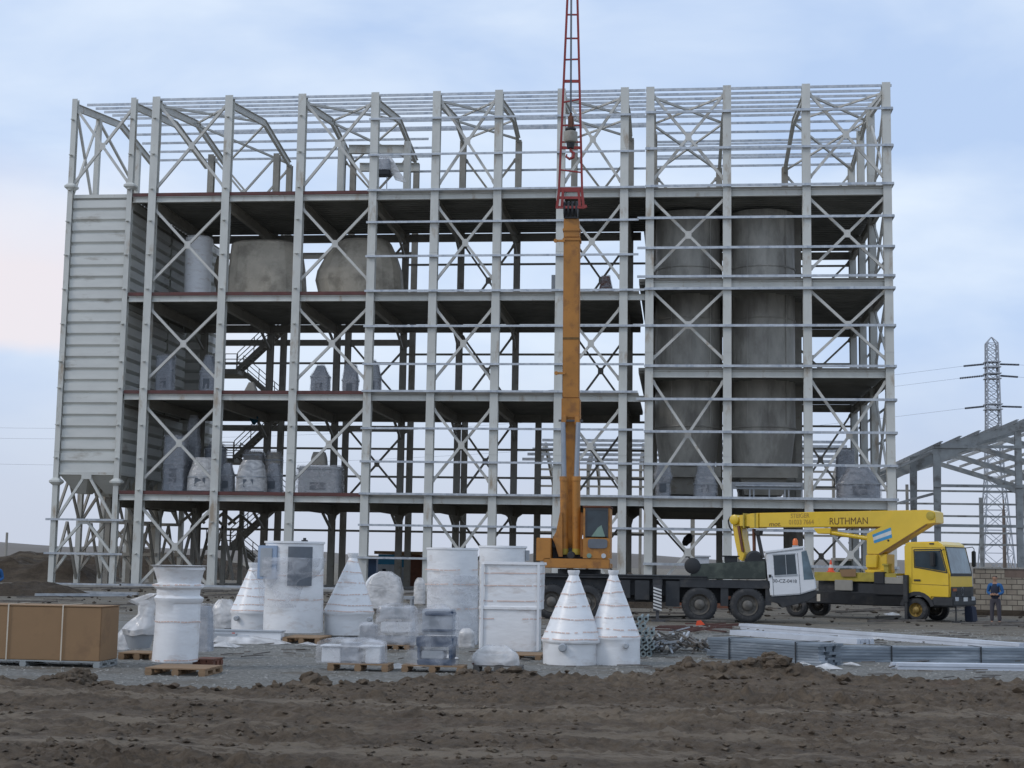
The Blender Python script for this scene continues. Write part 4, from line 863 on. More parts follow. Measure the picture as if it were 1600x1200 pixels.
# --- debris and plastic scraps
b = MB(); bw = MB(); R3 = random.Random(21)
for i in range(420):
    x = R3.uniform(-14, 14); y = R3.uniform(27, 47); a = R3.gauss(0, .5); l_ = R3.uniform(.04, .28)*(1.6 if R3.random() < .1 else 1)
    b.bar((x-l_*cos(a), y-l_*sin(a), .03), (x+l_*cos(a), y+l_*sin(a), .03+R3.random()*.03), R3.uniform(.02, .06), .02)
for i in range(130):
    x = R3.uniform(-34, 14); y = R3.uniform(50, 82); a = R3.gauss(0, .4); l_ = R3.uniform(.2, 1.6); b.bar((x-l_*cos(a), y-l_*sin(a), .06), (x+l_*cos(a), y+l_*sin(a), .06+R3.random()*.1), R3.uniform(.05, .2), .06)
tag(b.build('yard_debris', 'scrapd'), 'small dark offcuts and boards littering the yard between goods and vehicles', 'debris', kind='stuff')
for px, py, r in ((622, 1046, .22), (1292, 1046, .25), (1330, 1042, .16), (1255, 1041, .14), (700, 1030, .14), (480, 1010, .18), (215, 1022, .16), (1370, 1000, .12), (350, 1012, .3), (1395, 962, .3), (660, 1046, .1)):
    p = gnd(px, py); o = len(bw.v); n = 11
    for j in range(n): t_ = 2*pi*j/n; q_ = r*R3.uniform(.4, 1.2); bw.v.append((p.x+q_*cos(t_)*1.5, p.y+q_*sin(t_), .01+R3.random()*.05))
    bw.v.append((p.x, p.y, .05+r*.3)); bw.f += [(o+j, o+(j+1) % n, o+n) for j in range(n)]
tag(bw.build('plastic_scraps', 'filmw'), 'torn scraps of pale packing film lying on the gravel', 'plastic scraps', kind='stuff')

# --- bundles of profiles
def bundle(name, label, P0, P1, hpx0, hpx1, dep, m, nrow, ncol, straps=(), group=None):
    a = gnd(*P0); c = gnd(*P1); d = (c-a); Ln = d.length; ang = atan2(d.y, d.x); h0 = hpx0/scale_at(a)
    t = thing(name, label, 'steel bundle', a, ang, group)
    ph = h0/nrow; pd = dep/ncol; Rr_ = random.Random(int(P0[0]))
    for r in range(nrow):
        b = MB()
        for k in range(ncol):
            e0, e1 = Rr_.uniform(-.06, .05), Rr_.uniform(-.05, .06); y = k*pd
            b.box(e0, Ln+e1, y, y+pd*.9, r*ph, r*ph+ph*.3); b.box(e0, Ln+e1, y+pd*.06, y+pd*.84, r*ph+ph*.31, r*ph+ph*.93)
        b.build('profile_layer', m, t)
    for f in straps:
        b = MB(); b.box(Ln*f-.012, Ln*f+.012, -.02, -.01, 0, h0+.02); b.box(Ln*f-.02, Ln*f+.02, -.01, dep, h0+.01, h0+.02); b.build('strap', 'black', t)
    return t
bundle('profile_bundle', 'tall strapped bundle of galvanised sheets behind the earth mound', (1107, 1028), (1280, 1041), 32, 32, .8, 'bund', 8, 3, (.2, .8), 'steel profile bundles')
bundle('profile_bundle', 'long low bundle of grey channels running off the right edge', (1292, 1034), (1690, 1037), 24, 24, .6, 'bund', 5, 3, (.25, .6), 'steel profile bundles')
bundle('profile_bundle', 'short row of pale white panels lowest at the right edge', (1402, 1046), (1690, 1050), 10, 10, .4, 'whitest', 2, 2, (), 'steel profile bundles')
bundle('profile_bundle', 'very long white profiles slanting from the crane towards the right edge', (1156, 983), (1590, 1016), 9, 9, .34, 'whitest', 2, 2, (), 'steel profile bundles')
bundle('profile_bundle', 'short white profiles lying loose in front of the very long ones', (1142, 992), (1340, 1007), 8, 8, .6, 'whitest', 1, 4, (), 'steel profile bundles')
for (a_, c_, lb) in (((55, 933), (205, 933), 'pale girt lying on the ground in front of the bin legs'), ((80, 928), (215, 931), 'shorter pale girt lying just behind another near the bin legs')):
    pa, pb = gnd(*a_), gnd(*c_); b = MB(); b.bar((0, 0, .1), (pb.x-pa.x, pb.y-pa.y, .1), .2, .12); tag(b.build('loose_girt', 'galv', loc=(pa.x, pa.y, 0)), lb, 'girt', 'loose girts on the ground')

# ------------------------------------------------------------------ vehicles
def wheel(par, x, y, r, wd, rim, name='wheel', hub=.5):
    """axis along local y, outer face towards -y"""
    w0 = bpy.data.objects.new(name, None); COL.objects.link(w0); w0.parent = par; w0.location = (x, y, r); w0.empty_display_size = .2
    b = MB(); b.lathe([(r*.60, -wd/2), (r*.80, -wd/2-.015), (r*.93, -wd/2+.01), (r, -wd/2+.06), (r, wd/2-.06), (r*.93, wd/2), (r*.6, wd/2), (r*.6, -wd/2)], n=40, axis='y', caps=False)
    for j in range(36):
        t = 2*pi*j/36; c, s = cos(t), sin(t); b.bar((c*r*1.005, -wd/2+.03, s*r*1.005), (c*r*1.005, wd/2-.03, s*r*1.005), .05, .03, (c, 0, s))
    b.build('tyre', 'tyre', w0, True)
    b = MB(); b.lathe([(r*.59, -wd/2-.02), (r*.55, -wd/2+.02), (r*.50, -wd/2+.10), (r*.30, -wd/2+.12), (r*.28, -wd/2-.0), (r*.16, -wd/2-.04), (.01, -wd/2-.05)], n=28, axis='y', caps=False)
    for j in range(8): t = 2*pi*j/8; b.lathe([(.022, -wd/2+.06), (.022, -wd/2+.12)], (cos(t)*r*.40, 0, sin(t)*r*.40), 6, 'y')
    b.build('rim', rim, w0, True)
    return w0
def vpart(par, name, m, fn, **k):
    b = MB(); fn(b); return b.build(name, m, par, **k)

# ---- dark crane carrier with orange upper works
Yc = 47.9
g1 = gnd(1093, 972); Yn = g1.y      # near side plane of the wheels
car = thing('mobile_crane', 'dark wheeled crane with an orange slewing cab, raised orange boom and white driving cab', 'crane', (g1.x, Yn, 0))
O = Vector((g1.x, Yn, 0))
def C(px, py, dy=0.0): px = px or 1100; py = py or 890; q = at(px, py, Yn+dy); return (q.x-O.x, q.z)
def Cx(px, dy=0.): return at(px, 900, Yn+dy).x-O.x
def Cz(py, dy=0.): return at(1100, py, Yn+dy).z
WD = 2.6
for px in (862, 916, 1093, 1168):
    x = Cx(px)
    wheel(car, x, .2, .585, .38, 'rim'); f = wheel(car, x, WD-.2, .585, .38, 'rim')
zt = C(900, 897)[1]
xl, xr = Cx(838), Cx(1200)
vpart(car, 'deck', 'chassis', lambda b: (b.box(xl, Cx(1105), .0, WD, zt-.12, zt), b.box(xl, Cx(1105), -.02, -.001, zt-.05, zt-.02)), bevel=.01)
vpart(car, 'chassis_frame', 'chassis', lambda b: (b.box(xl+.1, Cx(1200), .55, .75, .62, zt-.13), b.box(xl+.1, Cx(1200), WD-.75, WD-.55, .62, zt-.13), b.box(xl+.3, Cx(1040), .25, .54, .85, zt-.14)))
for a_, c_, z_ in ((948, 985, .75), (992, 1015, .7), (1040, 1062, .5)): vpart(car, 'side_locker', 'chassis', lambda b: b.box(Cx(a_), Cx(c_), .03, .5, z_, zt-.17), bevel=.015)
vpart(car, 'outrigger_beam', 'chassis', lambda b: b.box(Cx(1020), Cx(1035), -.15, WD+.1, C(1027, 916)[1], zt-.13))
def post(b):
    x0, x1 = Cx(1021, -.2), Cx(1034, -.2); z0, z1 = C(1027, 955, -.2)[1], C(1027, 914, -.2)[1]; b.box(x0, x1, -.30, -.16, z0, z1)
outp = vpart(car, 'outrigger_leg', 'inkd', post)
def stripes(b):
    x0, x1 = Cx(1021, -.2), Cx(1034, -.2); z0, z1 = C(1027, 955, -.2)[1], C(1027, 914, -.2)[1]; n = 8; h = (z1-z0)/n
    for i in range(n-1): z = z0+i*h; o = len(b.v); b.v += [(x0, -.304, z+h*.9), (x1, -.304, z+h*.1), (x1, -.304, z+h*.62), (x0, -.304, z+h*1.42)]; b.f.append((o, o+1, o+2, o+3))
vpart(outp, 'hazard_stripe', 'stripe', stripes)
vpart(car, 'jack', 'inkd', lambda b: (b.box(Cx(1025, -.2), Cx(1030, -.2), -.26, -.2, .05, C(1027, 955, -.2)[1]), b.box(Cx(1018, -.2), Cx(1040, -.2), -.4, -.05, 0.0, .06)))
# camouflage painted engine cover
vpart(car, 'engine_cover', 'camo', lambda b: b.prism([C(1085, 905), C(1078, 899), C(1094, 881), C(1196, 876), C(1198, 905)], 'y', .05, WD-.05), bevel=.03)
vpart(car, 'mudguard', 'chassis', lambda b: (b.box(Cx(1062), Cx(1203), .02, .5, C(1100, 918)[1], C(1100, 906)[1]), b.box(Cx(1126), Cx(1138), .05, .45, .55, C(1100, 918)[1]), b.box(Cx(1196), Cx(1205), .05, 2.4, .6, C(1100, 906)[1])))
vpart(car, 'exhaust_silencer', 'black', lambda b: b.lathe([(.20, 0), (.27, .04), (.27, .8), (.2, .86)], (C(1082, 884)[0], .0, C(1082, 884)[1]), 20, 'y'), smooth=True)
vpart(car, 'air_filter', 'black', lambda b: (b.box(C(1133, 0)[0], C(1153, 0)[0], .4, 1.0, C(1140, 879)[1], C(1140, 869)[1]), b.box(C(1128, 0)[0], C(1157, 0)[0], .35, 1.05, C(1140, 870)[1], C(1140, 868)[1])), bevel=.02)
vpart(car, 'winch_drum', 'black', lambda b: (b.lathe([(.22, 0), (.28, .05), (.28, .5), (.22, .55)], (C(1180, 876)[0], .5, C(1180, 873)[1]), 18, 'y'), b.box(C(1166, 0)[0], C(1196, 0)[0], .3, 1.3, C(1140, 878)[1], C(1140, 872)[1])), smooth=True)
# white driving cab
cab = bpy.data.objects.new('driving_cab', None); COL.objects.link(cab); cab.parent = car
CP = [C(1204, 932), C(1199, 898), C(1197, 864), C(1257, 857), C(1262, 880), C(1274, 905), C(1276, 921), C(1250, 929)]
vpart(cab, 'cab_shell', 'white', lambda b: b.prism(CP, 'y', -.02, 1.1), bevel=.04)
vpart(cab, 'cab_roof', 'white', lambda b: b.prism([C(1196, 864.5), C(1195, 861), C(1256, 853), C(1259, 856.5)], 'y', -.06, 1.14), bevel=.015)
vpart(cab, 'side_window', 'glass', lambda b: b.prism([C(1210, 899), C(1208, 868), C(1242, 866), C(1245, 897)], 'y', -.028, -.021))
vpart(cab, 'window_frame', 'grey', lambda b: (b.bar((C(1210, 900)[0], -.03, C(1210, 900)[1]), (C(1246, 898)[0], -.03, C(1246, 898)[1]), .02, .05), b.bar((C(1227, 867)[0], -.03, C(1227, 867)[1]), (C(1229, 898)[0], -.03, C(1229, 898)[1]), .02, .03), b.bar((C(1207, 867)[0], -.03, C(1207, 867)[1]), (C(1243, 865)[0], -.03, C(1243, 865)[1]), .02, .04)))
vpart(cab, 'windscreen', 'glassl', lambda b: (b.prism([C(1252, 862), C(1260, 860), C(1272, 905), C(1256, 906)], 'y', -.027, -.021), b.quadbox([(C(1274, 905)[0]-.0, .05, C(0, 903)[1]), (C(1274, 905)[0]+.012, .05, C(0, 903)[1]), (C(1274, 905)[0]+.012, 1.0, C(0, 903)[1]), (C(1274, 905)[0], 1.0, C(0, 903)[1]), (C(1262, 878)[0]+.01, .05, C(0, 878)[1]), (C(1262, 878)[0]+.03, .05, C(0, 878)[1]), (C(1262, 878)[0]+.03, 1.0, C(0, 878)[1]), (C(1262, 878)[0]+.01, 1.0, C(0, 878)[1])])))
def seamf(b):
    for a, c in (((1207, 901), (1209, 931)), ((1246, 864), (1251, 929)), ((1200, 903), (1207, 901))):
        p, q = C(*a), C(*c); b.bar((p[0], -.021, p[1]), (q[0], -.021, q[1]), .012, .012)
vpart(cab, 'door_seam', 'inkd', seamf)
vpart(cab, 'door_handle', 'black', lambda b: b.box(C(1201, 0)[0], C(1205, 0)[0], -.05, -.02, C(0, 900)[1], C(0, 896)[1]))
q = C(1226, 908); text_mesh('plate_number', '30-CZ-0418', .16, 'inkd', cab, Matrix.Translation((q[0], -.026, q[1])) @ FACING)
vpart(cab, 'beacon_base', 'grey', lambda b: b.box(C(1240, 0)[0], C(1249, 0)[0], .3, .6, C(0, 854)[1], C(0, 850)[1]))
vpart(cab, 'beacon', 'beacon', lambda b: b.lathe([(.09, C(0, 849.7)[1]), (.09, C(0, 843)[1]), (.05, C(0, 839)[1])], (C(1244.5, 0)[0], .45, 0), 16), smooth=True)
vpart(cab, 'cab_underside', 'chassis', lambda b: b.prism([C(1204, 933), C(1250, 930), C(1276, 922), C(1278, 930), C(1262, 940), C(1222, 950), C(1218, 944), C(1204, 940)], 'y', .02, 1.2), bevel=.02)
vpart(cab, 'marker_lamp', 'strap', lambda b: b.box(C(1276, 0)[0], C(1281, 0)[0], -.05, .05, C(0, 936)[1], C(0, 925)[1]))
vpart(car, 'rear_lamp', 'lampo', lambda b: b.box(C(1133, 0)[0], C(1142, 0)[0], .2, .4, C(0, 936)[1], C(0, 931)[1]))
# slewing upper works, facing the camera; X position between pixels 838 and 953
up = bpy.data.objects.new('slewing_platform', None); COL.objects.link(up); up.parent = car
dU = -.0
def U(px, py, dy=0.): px = px or 900; py = py or 860; q = at(px, py, Yn+dy); return q.x-O.x, q.z
x0, x1 = U(850, 0)[0], U(953, 0)[0]
vpart(up, 'turntable', 'chassis', lambda b: b.lathe([(.75, zt), (.75, zt+.16)], ((x0+x1)/2, WD/2, 0), 32), smooth=True)
vpart(up, 'front_beam', 'orange', lambda b: b.box(x0, x1, -.1, .2, U(0, 888)[1], U(0, 873)[1]), bevel=.02)
vpart(up, 'platform', 'orange', lambda b: b.box(x0+.05, x1-.05, .21, 3.2, U(0, 888)[1], U(0, 880)[1]), bevel=.02)
vpart(up, 'side_box', 'orange', lambda b: b.box(U(838, 0)[0], U(861, 0)[0], -.08, 1.6, U(0, 878)[1]+.01, U(0, 841)[1]), bevel=.02)
vpart(up, 'counterweight', 'orange', lambda b: b.box(x0+.3, x1-.2, 2.6, 3.3, U(0, 879)[1], U(0, 840)[1]), bevel=.04)
xb0, xb1 = U(875, 0)[0], U(909, 0)[0]
vpart(up, 'engine_bay', 'black', lambda b: (b.box(U(862, 0)[0], U(911, 0)[0], .5, 2.4, U(0, 879)[1], U(0, 856)[1]), b.box(U(862, 0)[0], U(875, 0)[0], .3, 2., U(0, 856)[1], U(0, 838)[1]), b.lathe([(.11, 0), (.14, .03), (.14, .2), (.1, .23)], (U(892, 0)[0], .1, U(0, 868)[1]), 16, 'y')))
vpart(up, 'side_plate', 'orange', lambda b: b.prism([U(862, 842), U(868, 830), U(874, 800), U(878, 800), U(878, 870), U(872, 870), U(866, 850)], 'y', .25, .35), bevel=.01)
vpart(up, 'side_plate', 'orange', lambda b: b.prism([U(908, 840), U(912, 812), U(912, 805), U(909, 800), U(905, 800), U(905, 870), U(910, 870)], 'y', .45, .55), bevel=.01)
# boom: leans a little towards the camera
def bpt(px, py, lean0, k=.09):       # point on the boom at pixel row py; depth falls with height
    z = at(px, py, Yn).z; d = lean0-(z-2.0)*k; q = at(px, py, Yn+d); return Vector((q.x-O.x, d, q.z))
def boomseg(name, m, pts, wpx, dep, par=up, lean=.9, side='front'):
    (pxa, pya), (pxb, pyb) = pts; a = bpt(pxa, pya, lean); c = bpt(pxb, pyb, lean); s = scale_at(O+a); s2 = scale_at(O+c); b = MB()
    wa, wb = wpx[0]/s/2, wpx[1]/s2/2; b.quadbox([(a.x-wa, a.y, a.z), (a.x+wa, a.y, a.z), (a.x+wa, a.y+dep, a.z), (a.x-wa, a.y+dep, a.z), (c.x-wb, c.y, c.z), (c.x+wb, c.y, c.z), (c.x+wb, c.y+dep, c.z), (c.x-wb, c.y+dep, c.z)])
    return b.build(name, m, par, bevel=.02)
boom = bpy.data.objects.new('boom', None); COL.objects.link(boom); boom.parent = car
boomseg('boom_section', 'orange', ((892, 862), (891.5, 652)), (26, 24.5), .6, boom, 1.0)
boomseg('boom_section', 'orange', ((891.5, 653), (891.5, 622)), (29, 28.5), .66, boom, .97)
boomseg('boom_section', 'orange', ((891.5, 621.5), (893, 376)), (25.5, 25), .55, boom, 1.0)
boomseg('boom_collar', 'orange', ((893, 376), (893, 371)), (28, 28), .62, boom, .97)
boomseg('boom_section', 'orange', ((893, 370.5), (892.5, 341)), (25, 23.5), .5, boom, 1.02)
boomseg('boom_collar', 'orange', ((892.5, 361), (892.5, 356)), (27, 27), .58, boom, .98)
boomseg('boom_band', 'inkb', ((892, 531), (892, 526)), (25.8, 25.8), .57, boom, .985)
def clevis(b):
    for px in (881, 902):
        a = bpt(px, 664, .8); c = bpt(px, 648, .8); b.box(a.x-.09, a.x+.09, a.y-.03, a.y+.25, a.z, c.z)
vpart(boom, 'clevis', 'orange', clevis, bevel=.02)
vpart(boom, 'clevis_pin', 'inkd', lambda b: (lambda a: b.bar((a.x-.42, a.y+.08, a.z), (a.x+.42, a.y+.08, a.z), .07))(bpt(891.5, 657, .76)))
def lug(py, px=878):
    a = bpt(px, py, .95); vpart(boom, 'boom_lug', 'orange', lambda b: (b.box(a.x-.18, a.x+.12, a.y, a.y+.06, a.z-.04, a.z+.04), b.lathe([(.07, -.02), (.07, .04)], (a.x-.2, a.y, a.z), 10, 'y')))
lug(583); lug(376, 877)
for px in (881.5, 900.5):
    a = bpt(px, 861, .55); c = bpt(px, 746, .62); e = bpt(px+(-1.5 if px < 890 else 3), 660, .78)
    cyl = vpart(boom, 'hydraulic_cylinder', 'orange', lambda b: (b.tube([a, c], .142, 20), b.tube([c-Vector((0, 0, .12)), c+Vector((0, 0, .03))], .16, 20)), smooth=True)
    vpart(cyl, 'cylinder_cap', 'yellowold', lambda b: b.tube([a-Vector((0, 0, .12)), a+Vector((0, 0, .08))], .15, 20), smooth=True)
    vpart(boom, 'cylinder_rod', 'rod', lambda b: b.tube([c, e], .085, 16), smooth=True)
# head and red lattice jib
vpart(boom, 'sheave_head', 'black', lambda b: [b.lathe([(.1, -.0), (.30, .0), (.30, .07), (.1, .07)], (bpt(892, 328, .9).x-.26+i*.14, bpt(892, 328, .9).y+.2, bpt(892, 326, .9).z), 20, 'x') for i in range(4)], smooth=True)
vpart(boom, 'head_frame', 'black', lambda b: b.quadbox([bpt(882, 341, .95), bpt(902, 341, .95), bpt(902, 341, .95)+Vector((0, .4, 0)), bpt(882, 341, .95)+Vector((0, .4, 0)), bpt(883, 318, .95), bpt(903, 318, .95), bpt(903, 318, .95)+Vector((0, .4, 0)), bpt(883, 318, .95)+Vector((0, .4, 0))]))
jib = bpy.data.objects.new('lattice_jib', None); COL.objects.link(jib); jib.parent = car
def J(px, py, k=0): p = bpt(px, py, .85+k*.35); return p
def edge(py): # left and right chord pixels
    t = (295-py)/295; return 873.5+(886.5-873.5)*t, 909.5+(902.3-909.5)*t
rows = [295, 267, 231, 222, 196, 158, 127, 93, 60, 23, -10, -45, -85, -130]
for k_ in (0, 1):
    for s_ in (0, 1):
        b = MB(); b.bar(J(edge(295)[s_], 295, k_), J(edge(-130)[s_], -130, k_*.5), .075, .075, (0, 1, 0)); b.build('chord', 'red', jib)
for i, py in enumerate(rows):
    l_, r_ = edge(py); sl_ = {267: 2.5, 158: -3, 93: -.5}.get(py, 0); b = MB(); th_ = .10 if py in (127, 295, 231) else .05
    b.bar(J(l_, py-sl_/1.5, 0), J(r_, py+sl_, 0), .05, th_); b.build('rung', 'red', jib)
    if i % 3 == 0: b = MB(); b.bar(J(l_, py, 1), J(r_, py, 1), .05, .05); b.build('rung', 'red', jib)
    if i < len(rows)-1:
        b = MB(); b.bar(J(l_, py, 0), J(edge(rows[i+1])[0], rows[i+1], 1), .035); b.bar(J(r_, py, 1), J(edge(rows[i+1])[1], rows[i+1], 0), .035); b.build('side_lacing', 'red', jib)
def foot(b):
    for a_, c_ in (((874, 295), (870, 326)), ((909, 295), (912, 326)), ((880, 297), (878, 322)), ((904, 297), (906, 322))): b.bar(J(*a_, 0), J(*c_, 0), .09, .09, (0, 1, 0))
    for py in (298, 309, 324): b.bar(J(873-(py-295)*.1, py, 0), J(910+(py-295)*.1, py, 0), .06, .09)
    b.bar(J(912, 324), J(917, 322), .1, .1)
vpart(jib, 'jib_foot', 'red', foot)
hx = 892.5
def cable(b):
    for dx in (-1.0, .6): b.tube([bpt(hx+dx+1, -140, .2), bpt(hx+dx, 60, .2), bpt(hx+dx-.5, 176, .2)], .016, 6)
vpart(car, 'hoist_cable', 'wirec', cable)
hb = bpt(891.5, 213, .2); hk = bpy.data.objects.new('hook_block', None); COL.objects.link(hk); hk.parent = car; hk.location = hb
vpart(hk, 'sheave_cheek', 'rust', lambda b: (b.box(-.09, .09, -.1, .1, .28, .72), b.box(-.04, .04, -.05, .05, .72, .85)), bevel=.03)
vpart(hk, 'ballast', 'inner', lambda b: b.lathe([(.08, -.25), (.2, -.2), (.24, -.12), (.24, .14), (.12, .2), (.12, .27)], n=20), smooth=True)
vpart(hk, 'dark_band', 'black', lambda b: (b.lathe([(.16, .2), (.19, .22), (.19, .28), (.1, .3)], n=18), b.lathe([(.12, -.42), (.15, -.25)], n=14)), smooth=True)
vpart(hk, 'hook', 'red', lambda b: b.tube([(0, 0, -.4), (0, 0, -.5), (.12, 0, -.6), (.1, 0, -.74), (-.03, 0, -.8), (-.14, 0, -.72), (-.12, 0, -.62)], [.04, .045, .055, .06, .05, .04, .02], 8), smooth=True)
# operator cab
oc = bpy.data.objects.new('operator_cab', None); COL.objects.link(oc); oc.parent = car
A, B_ = U(911, 872), U(953.5, 794)
vpart(oc, 'cab_shell', 'orange', lambda b: (b.box(A[0], B_[0], -.10, 1.5, U(0, 872)[1], U(0, 840)[1]), b.box(A[0], A[0]+.07, -.10, 1.5, U(0, 840)[1]+.002, B_[1]), b.box(B_[0]-.06, B_[0], -.10, 1.5, U(0, 840)[1]+.002, B_[1]), b.box(A[0]+.072, B_[0]-.062, 1.4, 1.5, U(0, 840)[1]+.002, B_[1])), bevel=.008)
vpart(oc, 'cab_roof', 'rust', lambda b: b.box(A[0]-.03, B_[0]+.03, -.14, 1.55, B_[1]+.003, B_[1]+.07), bevel=.02)
vpart(oc, 'front_window', 'glass', lambda b: b.box(A[0]+.09, B_[0]-.075, -.09, -.075, U(0, 838)[1], B_[1]-.05))
vpart(oc, 'window_frame', 'inkd', lambda b: (b.box(A[0]+.072, A[0]+.10, -.12, -.06, U(0, 840)[1]+.01, B_[1]-.01), b.box(B_[0]-.09, B_[0]-.063, -.12, -.06, U(0, 840)[1]+.01, B_[1]-.01), b.box(A[0]+.101, B_[0]-.091, -.12, -.06, B_[1]-.06, B_[1]-.01)))
vpart(oc, 'lower_window', 'mesh', lambda b: b.loft([(0, 0, 0, .33, .16, 5), (.02, 0, 0, .33, .16, 5)], 28), bevel=0).matrix_local = Matrix.Translation((U(934, 0)[0], -.121, U(0, 849)[1])) @ FACING @ Matrix.Translation((0, 0, 0))
vpart(oc, 'green_jacket', 'lamp', lambda b: b.prism([(A[0]+.28, U(0, 838)[1]), (A[0]+.75, U(0, 838)[1]), (A[0]+.62, U(0, 820)[1]), (A[0]+.50, U(0, 824)[1])], 'y', -.098, -.092))
for px in (921, 943.5):
    lp = vpart(oc, 'headlight', 'lampw' if px > 930 else 'lamp', lambda b: b.lathe([(.075, -.14), (.085, -.12), (.085, -.101)], (U(px, 0)[0], 0, U(0, 868)[1]), 18, 'y'), smooth=True)
vpart(oc, 'headlight_panel', 'orange', lambda b: b.box(A[0]-.0, B_[0]+.01, -.105+.0, -.1005, U(0, 873)[1]+.02, U(0, 864)[1]))

# ---- yellow truck with folded boom, yawed towards the camera
g2 = gnd(1431, 971); TH = radians(-30)
tr = thing('boom_lift_truck', 'yellow truck with a folded yellow access boom lying over its back', 'truck', (g2.x, g2.y, 0), TH)
OT = Vector((g2.x, g2.y, 0)); ex = Vector((cos(TH), sin(TH), 0)); ey = Vector((-sin(TH), cos(TH), 0))
def T(px, py, yl=0.0):
    px = px or 1400; py = py or (890 if px > 1350 or yl == 0 else 820)
    q = atp(px, py, OT+ey*yl, ey)-OT; return (q.dot(ex), q.z)
def F(px, py, xl):      # on a plane across the truck, x local = xl -> (y, z)
    q = atp(px, py, OT+ex*xl, ex)-OT; return (q.dot(ey), q.z)
W = 2.3
rw = .415; wx = T(1243, 960)[0]
for x in (0, wx):
    a_ = wheel(tr, x, .16, rw, .28, 'rimy' if x == 0 else 'rim'); a_ = wheel(tr, x, W-.16, rw, .28, 'rim')
vpart(tr, 'chassis_frame', 'chassis', lambda b: (b.box(wx-1.2, .9, .6, .75, .5, .85), b.box(wx-1.2, .9, W-.75, W-.6, .5, .85), b.box(wx-1.0, -.5, .05, .5, .55, 1.0)))
zr = T(1430, 847)[1]; xA = T(1413, 900)[0]; xB = T(1482, 900)[0]
zb_ = T(1450, 934)[1]
PROF = [(xA, 1.12), (xA, zr-.1), (xA+.1, zr), (T(1465, 0)[0], zr+.03), T(1474, 852), T(1484, 896), T(1485, 916), (T(1483, 0)[0], zb_), T(1456, 934)]
for a_ in range(5): t = radians(22+a_*34); PROF.append((.06+.56*cos(t), rw+.58*sin(t)))
PROF = PROF[:-1]
cabp = bpy.data.objects.new('cab', None); COL.objects.link(cabp); cabp.parent = tr
vpart(cabp, 'cab_shell', 'yellow', lambda b: b.prism(PROF, 'y', 0, W), bevel=.05)
vpart(cabp, 'side_window', 'glass', lambda b: b.prism([T(1430, 885), T(1429, 861), T(1469, 860), T(1478, 893)], 'y', -.012, -.004))
vpart(cabp, 'window_seal', 'black', lambda b: [b.bar((*T(*p)[:1], -.006, T(*p)[1]), (T(*q)[0], -.006, T(*q)[1]), .02, .035) for p, q in (((1429, 887), (1428, 859)), ((1428, 859), (1470, 858)), ((1470, 858), (1480, 895)), ((1480, 895), (1429, 886)))])
def seam2(b):
    for p, q in (((1425, 855), (1425, 912)), ((1425, 912), (1483, 915)), ((1482, 895), (1483, 932)), ((1425, 855), (1472, 856))): b.bar((T(*p)[0], -.002, T(*p)[1]), (T(*q)[0], -.002, T(*q)[1]), .008, .014)
vpart(cabp, 'door_seam', 'inkb', seam2)
vpart(cabp, 'door_handle', 'black', lambda b: b.box(T(1428, 0)[0], T(1438, 0)[0], -.03, -.003, T(0, 907)[1], T(0, 904.5)[1]))
vpart(cabp, 'roof_marker', 'black', lambda b: b.box(T(1453, 0)[0], T(1460, 0)[0], -.02, -.003, zr-.08, zr-.03))
xf = T(1484.5, 905)[0]
def fq(b, pts, dx): # plate across the front
    o = len(b.v); b.v += [(x+dx, y, z) for x, y, z in pts]; b.f.append(tuple(range(o, o+len(pts))))
def fx(z):     # x of the front face at height z
    zs = [(PROF[6][1], PROF[6][0]), (PROF[5][1], PROF[5][0]), (PROF[4][1], PROF[4][0])]
    if z <= zs[0][0]: return zs[0][1]
    for (z0, x0), (z1, x1) in zip(zs, zs[1:]):
        if z <= z1: return x0+(x1-x0)*(z-z0)/(z1-z0)
    return zs[-1][1]
zw0, zw1 = F(1500, 899, xf)[1], F(1500, 855, xf-.2)[1]
def slab(b, y0, y1, z0, z1, t=.02, off=.004, ins=.0): b.quadbox([(fx(z0)+off, y0, z0), (fx(z0)+off+t, y0, z0), (fx(z0)+off+t, y1, z0), (fx(z0)+off, y1, z0), (fx(z1)+off, y0+ins, z1), (fx(z1)+off+t, y0+ins, z1), (fx(z1)+off+t, y1-ins, z1), (fx(z1)+off, y1-ins, z1)])
vpart(cabp, 'windscreen', 'glassl', lambda b: slab(b, .14, W-.14, zw0+.07, zw1-.04, .012, .004, .05))
vpart(cabp, 'windscreen_surround', 'black', lambda b: (slab(b, .08, W-.08, zw0-.03, zw0+.068, .014), slab(b, .06, .138, zw0+.07, zw1-.03, .014, .004, .05), slab(b, W-.138, W-.06, zw0+.07, zw1-.03, .014, .004, .05), slab(b, .1, W-.1, zw1-.035, zw1, .014)))
zg0, zg1 = F(1500, 933, xf)[1], F(1500, 917, xf)[1]
vpart(cabp, 'grille', 'chassis', lambda b: (slab(b, .05, W-.05, zg0, zg1, .03), [slab(b, .5, W-.3, zg0+.04+i*.06, zg0+.065+i*.06, .02, .035) for i in range(4)]))
vpart(cabp, 'badge', 'rod', lambda b: [b.bar((xf+.045, 1.12+.10*cos(a*pi/8), (zg0+zg1)/2+.03+.15*sin(a*pi/8)), (xf+.045, 1.12+.10*cos((a+1)*pi/8), (zg0+zg1)/2+.03+.15*sin((a+1)*pi/8)), .02) for a in range(16)])
vpart(cabp, 'indicator', 'lampo', lambda b: slab(b, .12, .48, zg1-.15, zg1-.05, .02, .036))
zbm = T(1484, 948)[1]
vpart(cabp, 'bumper', 'chassis', lambda b: b.box(xA+1.05, xf+.12, -.02, W+.02, zbm, zg0-.004), bevel=.04)
